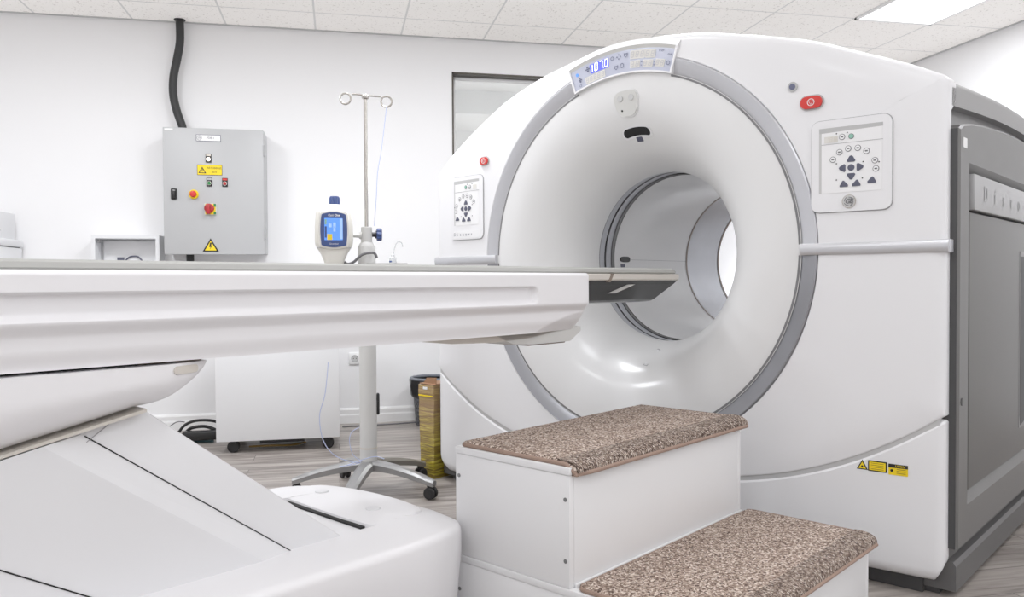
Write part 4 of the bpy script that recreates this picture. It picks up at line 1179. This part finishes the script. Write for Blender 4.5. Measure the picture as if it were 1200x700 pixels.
# main rotary switch
rs_ = wplate('main_switch', rrect(-.790, 1.447, .074, .074, .003, 2), 'bezel', yf, yf - .006, dr, label='red and yellow main rotary switch')
wplate('switch_field', rrect(-.790, 1.447, .062, .066, .003, 2), 'yellow', yf - .006, yf - .012, rs_)
wplate('switch_green', [(-.770, 1.462), (-.756, 1.462), (-.756, 1.482), (-.770, 1.482)], 'green', yf - .012, yf - .0125, rs_)
wplate('switch_green', [(-.770, 1.414), (-.756, 1.414), (-.756, 1.430), (-.770, 1.430)], 'green', yf - .012, yf - .0125, rs_)
bm = B(); lathe(bm, (-.796, yf - .010, 1.452), (0, -1, 0), [(0, .030), (.012, .030), (.018, .026), (.022, .010)]); box(bm, (-.812, yf - .050, 1.414), (-.788, yf - .012, 1.480), .006); obj('rotary_knob', bm, 'redd', rs_)
tr = wplate('warning_triangle', [(-.842, 1.176), (-.742, 1.176), (-.792, 1.262)], 'black', yf, yf - .0015, dr, label='yellow lightning triangle sticker')
wplate('triangle_field', [(-.827, 1.184), (-.757, 1.184), (-.792, 1.245)], 'yellow', yf - .0015, yf - .002, tr)
wplate('triangle_bolt', [(-.796, 1.234), (-.784, 1.234), (-.790, 1.215), (-.782, 1.217), (-.797, 1.189), (-.793, 1.206), (-.802, 1.204)], 'black', yf - .002, yf - .0026, tr)
wplate('corner_tag', rrect(-1.035, 1.949, .05, .010, .001, 1), 'white', yf, yf - .001, dr)

# black conduit from the ceiling into the cabinet, and out below
bm = B(); tube(bm, [(-.988, 5.60, 2.688), (-.988, 5.60, 2.55), (-1.006, 5.60, 2.44), (-1.030, 5.60, 2.32), (-1.034, 5.60, 2.207), (-1.014, 5.60, 2.10), (-.982, 5.60, 2.0), (-.975, 5.60, 1.9585)], .026, 16)
tag(obj('cable_conduit', bm, 'blackcable', base=(-.988, 5.6, 1.962)), 'thick black corrugated cable hose dropping from the ceiling to the cabinet', 'cable')
cc = bpy.data.objects['cable_conduit']
bm = B(); lathe(bm, (-.988, 5.60, 2.6895), (0, 0, -1), [(0, .036), (.006, .036), (.008, .028)]); obj('ceiling_collar', bm, 'black', cc)
bm = B(); tube(bm, [(-.94, 5.58, 1.163), (-.94, 5.585, 1.05), (-.94, 5.60, .95), (-.94, 5.64, .90), (-.94, 5.662, .89)], .024, 12)
tag(obj('lower_conduit', bm, 'blackcable', base=(-.94, 5.6, .89)), 'black cable hose leaving the underside of the grey power cabinet', 'cable')

# open white wall box
WB = thing('wall_box', 'small open-fronted white metal box mounted left of the power cabinet', 'wall box', (-1.51, Y1, .95))
bx0, bx1, bz0, bz1, byf = -1.512, -1.112, .93, 1.283, 5.50
bm = B(); t_ = .022
prism(bm, [(bx0, bz0), (bx1, bz0), (bx1, bz1), (bx0, bz1)], lambda x, z: (x, Y1 - .006, z), lambda x, z: (x, Y1 - .002, z))
o4 = [(bx0, bz0), (bx1, bz0), (bx1, bz1), (bx0, bz1)]; i4 = [(bx0 + t_, bz0 + t_), (bx1 - t_, bz0 + t_), (bx1 - t_, bz1 - t_), (bx0 + t_, bz1 - t_)]
loft(bm, [[(x, Y1 - .004, z) for x, z in o4], [(x, byf, z) for x, z in o4], [(x, byf, z) for x, z in i4], [(x, Y1 - .008, z) for x, z in i4]], cap=False)
obj('box_shell', bm, 'cart', WB)
bm = B(); box(bm, (bx0 + t_ + .018, Y1 - .03, bz0 + t_), (bx1 - t_, Y1 - .004, bz1 - t_ - .012)); obj('mounting_plate', bm, 'cart', WB, smooth=False)
bm = B(); cyl(bm, (bx0 + .04, byf + .02, bz1 - .038), (bx0 + .04, byf + .05, bz1 - .038), .009, seg=16); obj('box_stud', bm, 'screw', WB)
bm = B(); tube(bm, [(-1.36, Y1 - .036, 1.10), (-1.32, Y1 - .04, 1.145), (-1.27, Y1 - .04, 1.15), (-1.24, Y1 - .036, 1.12)], .005, 8); box(bm, (-1.39, Y1 - .045, 1.12), (-1.35, Y1 - .03, 1.145)); obj('cable_clamp', bm, 'btn', WB)

# ------------------------------------------------------------------ equipment cabinets at the far left
LC = thing('floor_cabinet', 'light grey floor cabinet with a lidded top at the far left wall', 'cabinet', (-2.3, 5.2, 0))
bm = B(); box(bm, (-2.72, 4.75, .03), (-1.945, 5.62, 1.20), .006); obj('cabinet_body', bm, 'cart', LC)
bm = B(); box(bm, (-2.73, 4.74, 1.205), (-1.938, 5.63, 1.250), .010); obj('cabinet_lid', bm, 'cart', LC)
bm = B(); box(bm, (-2.70, 4.77, 1.195), (-1.950, 5.60, 1.207)); obj('lid_gap', bm, 'greydark', LC, smooth=False)
bm = B(); box(bm, (-2.70, 4.77, 0), (-1.97, 5.60, .035)); obj('plinth', bm, 'greydark', LC, smooth=False)
UCb = thing('top_unit', 'grey boxed unit standing on the far left floor cabinet', 'cabinet', (-2.3, 5.2, 1.25))
bm = B(); box(bm, (-2.70, 4.80, 1.251), (-1.975, 5.60, 1.415), .004); obj('unit_body', bm, 'cart', UCb)
bm = B(); cyl(bm, (-1.976, 5.35, 1.30), (-1.972, 5.35, 1.30), .008, seg=14); obj('side_screw', bm, 'greydark', UCb)

# ------------------------------------------------------------------ white cart on castors
KT = thing('rolling_cabinet', 'plain white boxy cabinet on black castors behind the patient table', 'cabinet', (-.34, 5.05, 0))
bm = B(); box(bm, (-.683, 4.80, .070), (.003, 5.28, .88), .006); obj('cabinet_body', bm, 'cart', KT)
bm = B(); box(bm, (-.683, 4.797, .070), (.003, 4.80, .88), .001); obj('front_panel', bm, 'cart', KT)
for x in (-.595, -.065):
    for y in (4.845, 5.22):
        bm = B(); cyl(bm, (x, y - .020, .0345), (x, y + .020, .0345), .034, seg=28, bev=.005); q = obj('castor', bm, 'rubber', KT)
        bm = B(); box(bm, (x - .012, y - .024, .050), (x + .012, y + .024, .070), .003); obj('castor_fork', bm, 'black', q)
bm = B(); box(bm, (-.45, 4.84, .045), (-.20, 5.2, .069), .004); obj('drip_tray', bm, 'black', KT)
# cable bundle at its left side
bm = B()
tube(bm, [(-1.55, 5.35, .012), (-1.25, 5.32, .014), (-1.0, 5.26, .014), (-.80, 5.20, .014)], .012, 8)
tube(bm, [(-1.55, 5.40, .010), (-1.2, 5.38, .011), (-.95, 5.28, .012), (-.78, 5.25, .012)], .010, 8)
tube(bm, [(-.98, 5.24, .03), (-.93, 5.22, .10), (-.86, 5.22, .13), (-.76, 5.22, .125), (-.70, 5.24, .09)], .009, 8)
tube(bm, [(-.92, 5.22, .06), (-.88, 5.20, .09), (-.80, 5.20, .095), (-.72, 5.2, .06)], .010, 8)
cb = tag(obj('cable_bundle', bm, 'rubber', base=(-1.0, 5.3, 0)), 'tangle of black cables on the floor left of the white rolling cabinet', 'cables')
bm = B(); box(bm, (-.93, 5.14, .020), (-.70, 5.20, .075), .012); obj('power_brick', bm, 'black', cb)
bm = B(); tube(bm, [(-1.5, 5.30, .009), (-1.2, 5.27, .011), (-.95, 5.22, .011), (-.75, 5.16, .011)], .009, 8); obj('teal_cable', bm, 'tealcable', cb)
bm = B(); tube(bm, [(-1.12, 5.28, .02), (-1.05, 5.25, .07), (-.98, 5.25, .12), (-.93, 5.25, .12)], .0035, 6); obj('thin_cable', bm, 'btnline', cb)
bm = B(); tube(bm, [(-.52, 4.95, .008), (-.40, 4.9, .018), (-.28, 4.93, .010), (-.2, 5.0, .009)], .006, 8); tag(obj('floor_cable', bm, 'yelcable', base=(-.4, 4.93, 0)), 'amber cable lying under the white rolling cabinet', 'cable')

# wall socket
so = B(); box(so, (.070, Y1 - .012, .408), (.150, Y1 - .0005, .488), .004); so = tag(obj('wall_socket', so, 'trimw', base=(.11, Y1, .448)), 'white square wall socket behind the injector stand column', 'socket')
bm = B(); ringmesh(bm, (.11, Y1 - .013, .448), (0, 1, 0), .022, .003, 24, 8); obj('socket_ring', bm, 'cabedge', so)
bm = B(); lathe(bm, (.11, Y1 - .0125, .448), (0, -1, 0), [(0, .0195), (.001, .0195)]); sk = obj('socket_face', bm, 'linelt', so)
for dx in (-.009, .009):
    bm = B(); cyl(bm, (.11 + dx, Y1 - .0132, .448), (.11 + dx, Y1 - .0145, .448), .003, seg=10); obj('socket_hole', bm, 'dark', sk)
# floor cable along the wall
bm = B(); tube(bm, [(.02, 5.50, .005), (.3, 5.52, .005), (.6, 5.56, .005), (1.0, 5.6, .005)], .005, 6); tag(obj('wall_cable', bm, 'btnline', base=(.3, 5.5, 0)), 'thin dark cable lying on the floor along the back skirting', 'cable')

# ------------------------------------------------------------------ waste basket
WBk = thing('waste_basket', 'dark woven plastic waste basket with a black bag by the wall', 'waste basket', (.62, 5.48, 0))
bm = B(); lathe(bm, (.62, 5.48, 0), (0, 0, 1), [(0, .105), (.002, .108), (.26, .128), (.262, .120)], 40); obj('basket_body', bm, 'lattice', WBk)
bm = B(); ringmesh(bm, (.62, 5.48, .318), (0, 0, 1), .138, .011, 40, 10); obj('basket_rim', bm, 'binrim', WBk)
bm = B()
prof = []
rg_ = []
for t, z, r in ((0, .318, .130), (1, .312, .148), (2, .27, .150), (3, .225, .143), (4, .205, .131), (5, .20, .126)):
    rg_.append([(.62 + (r + .006 * math.sin(7*a + t) + .004 * math.sin(13*a)) * math.cos(a), 5.48 + (r + .006 * math.sin(7*a + t)) * math.sin(a), z + .012 * math.sin(3*a + 1) * (t > 2)) for a in [2*PI*i/48 for i in range(48)]])
loft(bm, rg_, cap=False); obj('bin_bag', bm, 'bag', WBk)

# ------------------------------------------------------------------ wrapped cardboard box beside the scanner
CX = thing('cardboard_box', 'tall brown cardboard box wrapped in yellow film beside the scanner', 'box', (.08, -1.22, 0), MG)
bm = B(); rings = []
random.seed(3)
for k in range(13):
    z = .0 + .462 * k / 12; j = lambda: random.uniform(-.003, .003); lean = -.014 * z / .46
    u0_, u1_, v0_, v1_ = -.0 + j(), .30 + j(), -1.262 + lean + j(), -1.162
    if k in (0,): v0_ += .004
    rings.append([(u0_, v0_, z), (u0_, (v0_+v1_)/2 + j(), z), (u0_, v1_, z), (u1_, v1_, z), (u1_, (v0_+v1_)/2, z), (u1_, v0_, z)])
loft(bm, rings); obj('box_body', bm, 'wrapbox', CX, MG, smooth=False)
bm = B(); box(bm, (.004, -1.272, .463), (.295, -1.164, .468), .002); obj('box_flap', bm, mat('brown_cardboard', (150, 112, 82), .7, var=.08, scale=20), CX, MG)
bm = B(); prism(bm, [(-1.262, .466), (-1.166, .466), (-1.164, .500), (-1.235, .495)], lambda v, z: (.02, v, z), lambda v, z: (.024, v, z)); obj('open_flap', bm, bpy.data.materials['brown_cardboard'], CX, MG, smooth=False)
bm = B(); box(bm, (-.0055, -1.235, .440), (-.0025, -1.205, .452)); obj('box_label', bm, 'white', CX, MG, smooth=False)
bm = B(); box(bm, (-.0055, -1.270, .405), (-.0035, -1.166, .412)); obj('tape_edge', bm, 'yellow', CX, MG, smooth=False)

# ------------------------------------------------------------------ contrast injector on its stand
HX, HY = .132, 3.77
IS = thing('contrast_injector', 'contrast injector with blue screen on a grey five-star wheeled stand', 'injector stand', (HX, HY, 0))
def iobj(name, bm, m, parent=IS, **k): return obj(name, bm, m, parent, **k)
bm = B(); lathe(bm, (HX, HY, 0), (0, 0, 1), [(.105, .050), (.115, .052), (.135, .045), (.15, .040)]); hub = iobj('base_hub', bm, 'castalu')
for i, deg in enumerate((-35, 37, 109, 181, 253)):
    a = R(deg); d = Vector((math.cos(a), math.sin(a), 0)); n_ = Vector((-d.y, d.x, 0))
    L = .325; rs = []
    for k in range(13):
        t = k / 12; c_ = Vector((HX, HY, 0)) + d * (.02 + L * t)
        z = .130 - .058 * t ** 1.8; w_ = .034 - .009 * t; h_ = .042 - .016 * t
        if k == 12: w_ *= .7
        rs.append([tuple(c_ + n_ * x + Vector((0, 0, z + y))) for x, y in ((-w_, -h_*.5), (w_, -h_*.5), (w_, h_*.2), (w_*.5, h_*.5), (-w_*.5, h_*.5), (-w_, h_*.2))])
    bm = B(); loft(bm, rs); dk = (i == 1)
    lg = iobj('star_leg', bm, 'castdark' if dk else 'castalu')
    e = Vector((HX, HY, 0)) + d * (.02 + L - .02)
    bm = B(); box(bm, (e.x - .016, e.y - .016, .052), (e.x + .016, e.y + .016, .066)); iobj('castor_stem', bm, 'black', lg, smooth=False)
    for s in (-1, 1):
        q = e + n_ * s * .006; q2 = e + n_ * s * .022
        bm = B(); cyl(bm, (q.x, q.y, .028), (q2.x, q2.y, .028), .028, seg=24, bev=.004); iobj('castor', bm, 'rubber', lg)
bm = B(); cyl(bm, (HX, HY, .11), (HX, HY, 1.139), .0395, seg=40); iobj('column', bm, 'stand', label='thick light grey column')
bm = B(); cyl(bm, (HX, HY, .205), (HX, HY, .213), .0403, seg=40); iobj('column_band', bm, 'beige')
bm = B(); lathe(bm, (HX, HY, 1.05), (0, 0, 1), [(0, .0405), (.085, .0405), (.100, .034), (.110, .026), (.178, .0255), (.180, .020)]); cl = iobj('pole_clamp', bm, 'stand')
bm = B(); cyl(bm, (HX, HY, 1.22), (HX, HY, 1.840), .0085, seg=20); pole = iobj('pole', bm, 'chrome', label='thin steel pole')
bm = B(); lathe(bm, (HX, HY, 1.815), (0, 0, 1), [(0, .009), (.004, .016), (.012, .018), (.020, .016), (.026, .008), (.028, .001)]); iobj('pole_cap', bm, 'chrome', pole)
bm = B(); tube(bm, [(HX, HY, 1.832), (HX - .035, HY - .01, 1.835), (HX - .062, HY - .012, 1.834)], .0042, 8); ringmesh(bm, (HX - .090, HY - .012, 1.812), (.25, 1, 0), .0245, .0045, 28, 8); iobj('hook_arm', bm, 'chrome', pole)
bm = B(); tube(bm, [(HX, HY, 1.832), (HX + .035, HY - .01, 1.83), (HX + .072, HY - .012, 1.828)], .0042, 8); ringmesh(bm, (HX + .095, HY - .012, 1.806), (.15, 1, 0), .0245, .0045, 28, 8); iobj('hook_arm', bm, 'chrome', pole)
# blue clamp knob
bm = B(); cyl(bm, (HX + .024, HY, 1.195), (HX + .045, HY, 1.195), .011, seg=16); cyl(bm, (HX + .038, HY, 1.195), (HX + .046, HY, 1.195), .018, seg=16); iobj('knob_spindle', bm, 'black', cl)
bm = B(); rs = []
for x, f in ((.045, .82), (.048, 1), (.066, 1), (.070, .84)):
    rs.append([(HX + x, HY + (.027 + .0022 * math.cos(8*a)) * f * math.cos(a), 1.195 + (.027 + .0022 * math.cos(8*a)) * f * math.sin(a)) for a in [2*PI*i/48 for i in range(48)]])
loft(bm, rs); iobj('clamp_knob', bm, 'navy', cl, label='navy blue clamp knob')
bm = B(); cyl(bm, (HX - .02, HY, 1.190), (HX - .10, HY - .01, 1.190), .0095, seg=16); cyl(bm, (HX - .022, HY, 1.190), (HX - .034, HY, 1.190), .020, .014, seg=20); iobj('side_arm', bm, 'stand', cl)
# powerhead
hx, hy = -.015, HY - .02
hd_prof = [(1.045, .040, .050), (1.072, .046, .055), (1.105, .060, .058), (1.135, .078, .060), (1.145, .083, .062), (1.165, .086, .062), (1.230, .085, .060), (1.285, .080, .056), (1.310, .072, .050), (1.322, .055, .040), (1.328, .030, .028)]
bm = B(); rs = []
for z, w_, d_2 in hd_prof:
    rs.append([(hx + w_ * math.copysign(abs(math.cos(a)) ** .55, math.cos(a)), hy + d_2 * math.copysign(abs(math.sin(a)) ** .6, math.sin(a)), z) for a in [2*PI*i/40 for i in range(40)]])
loft(bm, rs); hd = iobj('injector_head', bm, 'cream', label='cream injector head with a blue framed touch screen', angle=50)
bm = B(); rs = []
for z, f in ((1.128, 1.005), (1.132, 1.03), (1.136, 1.005)):
    rs.append([(hx + .075 * f * math.copysign(abs(math.cos(a)) ** .55, math.cos(a)), hy + .061 * f * math.copysign(abs(math.sin(a)) ** .6, math.sin(a)), z) for a in [2*PI*i/40 for i in range(40)]])
loft(bm, rs, cap=False); iobj('head_seam', bm, 'linelt', hd)
bm = B(); cyl(bm, (hx + .004, hy, 1.320), (hx + .004, hy, 1.332), .022, seg=28); rs = []
for z, f in ((1.330, 1), (1.358, .98), (1.366, .80)):
    rs.append([(hx + .004 + (.0225 + .0014 * math.cos(12*a)) * f * math.cos(a), hy + (.0225 + .0014 * math.cos(12*a)) * f * math.sin(a), z) for a in [2*PI*i/60 for i in range(60)]])
loft(bm, rs); iobj('top_knob', bm, 'navy', hd, label='ribbed navy knob on top')
# screen (faces the camera side of the room)
FY = hy - .0655
def scr(name, poly, m, d0, d1, parent):
    bm = B(); prism(bm, poly, lambda x, z: (hx + x, FY - d0, z), lambda x, z: (hx + x, FY - d1, z)); return iobj(name, bm, m, parent, smooth=False)
fr = cr_poly([(-.056, 1.145), (-.048, 1.138), (0, 1.130), (.048, 1.138), (.056, 1.145), (.060, 1.21), (.055, 1.270), (.045, 1.283), (0, 1.291), (-.045, 1.283), (-.055, 1.270), (-.060, 1.21), (-.056, 1.145)], 4)[:-1]
bm = B(); rs = [[(hx + x * 1.16, FY + .012, 1.21 + (z - 1.21) * 1.13) for x, z in fr], [(hx + x * 1.12, FY - .001, 1.21 + (z - 1.21) * 1.09) for x, z in fr], [(hx + x, FY - .003, z) for x, z in fr]]
loft(bm, rs); bz = iobj('screen_surround', bm, 'cream', hd)
nf = scr('screen_frame', [(x * .985, 1.21 + (z - 1.21) * .985) for x, z in fr], 'navy', .002, .006, hd)
sc_ = scr('screen', rrect(-.001, 1.213, .080, .098, .002, 2), 'screen', .005, .0068, nf)
for nm, x, z, w_, h_, m_ in (('screen_icon', -.016, 1.229, .013, .016, 'screenlt'), ('screen_icon', .003, 1.230, .012, .024, 'screenlt'), ('screen_icon', .003, 1.213, .010, .022, 'screenlt'), ('screen_key', -.018, 1.178, .022, .026, 'yellow'), ('screen_column', .032, 1.214, .012, .092, 'screenlt'), ('screen_key', -.035, 1.245, .008, .024, 'teal'), ('screen_column', -.035, 1.20, .008, .05, 'navy')):
    scr(nm, rrect(x, z, w_, h_, .0015, 2), m_ if not (nm == 'screen_column' and x > 0) else 'glowblue' if False else m_, .0066, .0074, sc_)
bm = B(); textmesh(bm, 'Opti', .0135, lambda x, y: (hx - .012 + x, FY - .0066, 1.2745 + y), align='CENTER'); textmesh(bm, 'One', .0135, lambda x, y: (hx + .016 + x, FY - .0066, 1.2745 + y), align='CENTER', bold=.0004)
textmesh(bm, 'Guerbet', .0095, lambda x, y: (hx + x, FY - .0066, 1.1475 + y), spacing=1.2); iobj('frame_lettering', bm, 'white', nf, smooth=False)
# neck and cable
bm = B(); tube(bm, [(hx + .03, hy, 1.085), (hx + .055, hy - .02, 1.060), (hx + .085, hy - .045, 1.066), (hx + .125, hy - .055, 1.100), (hx + .175, hy - .05, 1.108), (hx + .190, hy - .045, 1.085)], .0062, 10); iobj('head_cable', bm, 'btnline')
# tray
bm = B(); rs = [[(HX + .09 + x, HY - .01 + y, z) for x, y in rrect(0, 0, .190, .120, .045, 6)] for z in (1.046, 1.062)]; loft(bm, rs); iobj('stand_tray', bm, 'stand', label='small grey tray')
bm = B(); cyl(bm, (hx, hy, .96), (hx, hy, 1.05), .03, seg=24); box(bm, (hx, hy - .02, .97), (HX, hy + .03, 1.0), .004); iobj('head_bracket', bm, 'stand')
# parked black plug on the column
bm = B(); box(bm, (HX + .036, HY - .012, .36), (HX + .052, HY + .012, .46), .006); iobj('column_hook', bm, 'rubber')
# little bottle on the tray
BT = thing('spout_bottle', 'small clear bottle with a curved thin spout on the stand tray', 'bottle', (HX + .118, HY - .015, 1.0625))
bx_, by_ = HX + .118, HY - .015
bm = B(); lathe(bm, (bx_, by_, 1.0625), (0, 0, 1), [(0, .016), (.002, .0175), (.022, .016), (.030, .009), (.038, .008), (.042, .004)]); obj('bottle', bm, 'clear', BT)
bm = B(); tube(bm, [(bx_ + .001, by_, 1.10), (bx_ + .008, by_, 1.13), (bx_ + .022, by_, 1.160), (bx_ + .040, by_, 1.158), (bx_ + .046, by_, 1.138)], .0022, 8); obj('spout', bm, 'clear', BT)
bm = B(); box(bm, (bx_ - .018, by_ - .018, 1.066), (bx_ - .006, by_ - .012, 1.074), .002); obj('bottle_label', bm, 'navy', BT)
# thin tubing
bm = B(); tube(bm, [(HX + .096, HY - .020, 1.784), (HX + .085, HY - .020, 1.70), (HX + .070, HY - .025, 1.58), (HX + .052, HY - .03, 1.48), (HX + .044, HY - .035, 1.36), (HX + .034, HY - .033, 1.232)], .0018, 8)
tag(obj('infusion_line', bm, 'tube', base=(HX + .09, HY, 1.25)), 'thin pale blue line hanging from the right hook ring', 'tubing')
bm = B(); tube(bm, [(-.045, HY - .10, .62), (-.06, HY - .10, .48), (-.085, HY - .10, .38), (-.07, HY - .10, .27), (-.02, HY - .10, .20), (.06, HY - .10, .165), (.095, HY - .06, .155), (.06, HY - .10, .155), (.0, HY - .11, .152), (.03, HY - .13, .16), (.10, HY - .08, .17), (.16, HY - .05, .175), (.20, HY - .06, .165)], .0018, 8)
tag(obj('blue_line', bm, 'tube', base=(0, HY - .1, .1)), 'loose pale blue tubing looping around the foot of the injector column', 'tubing')
bm = B(); tube(bm, [(.09, HY - .03, .31), (.055, HY - .04, .29), (.045, HY - .05, .25), (.06, HY - .05, .19), (.10, HY - .045, .155)], .0016, 8)
tag(obj('blue_line', bm, 'tube', base=(.05, HY - .05, .2)), 'short pale blue tubing curling out left of the injector column', 'tubing')

# ------------------------------------------------------------------ view
sc = bpy.context.scene
sc.view_settings.view_transform = 'Standard'
sc.view_settings.look = 'None'
sc.view_settings.exposure = 0.55
sc.view_settings.gamma = 1.12
sc.cycles.max_bounces = 12; sc.cycles.diffuse_bounces = 6
sc.cycles.use_denoising = True
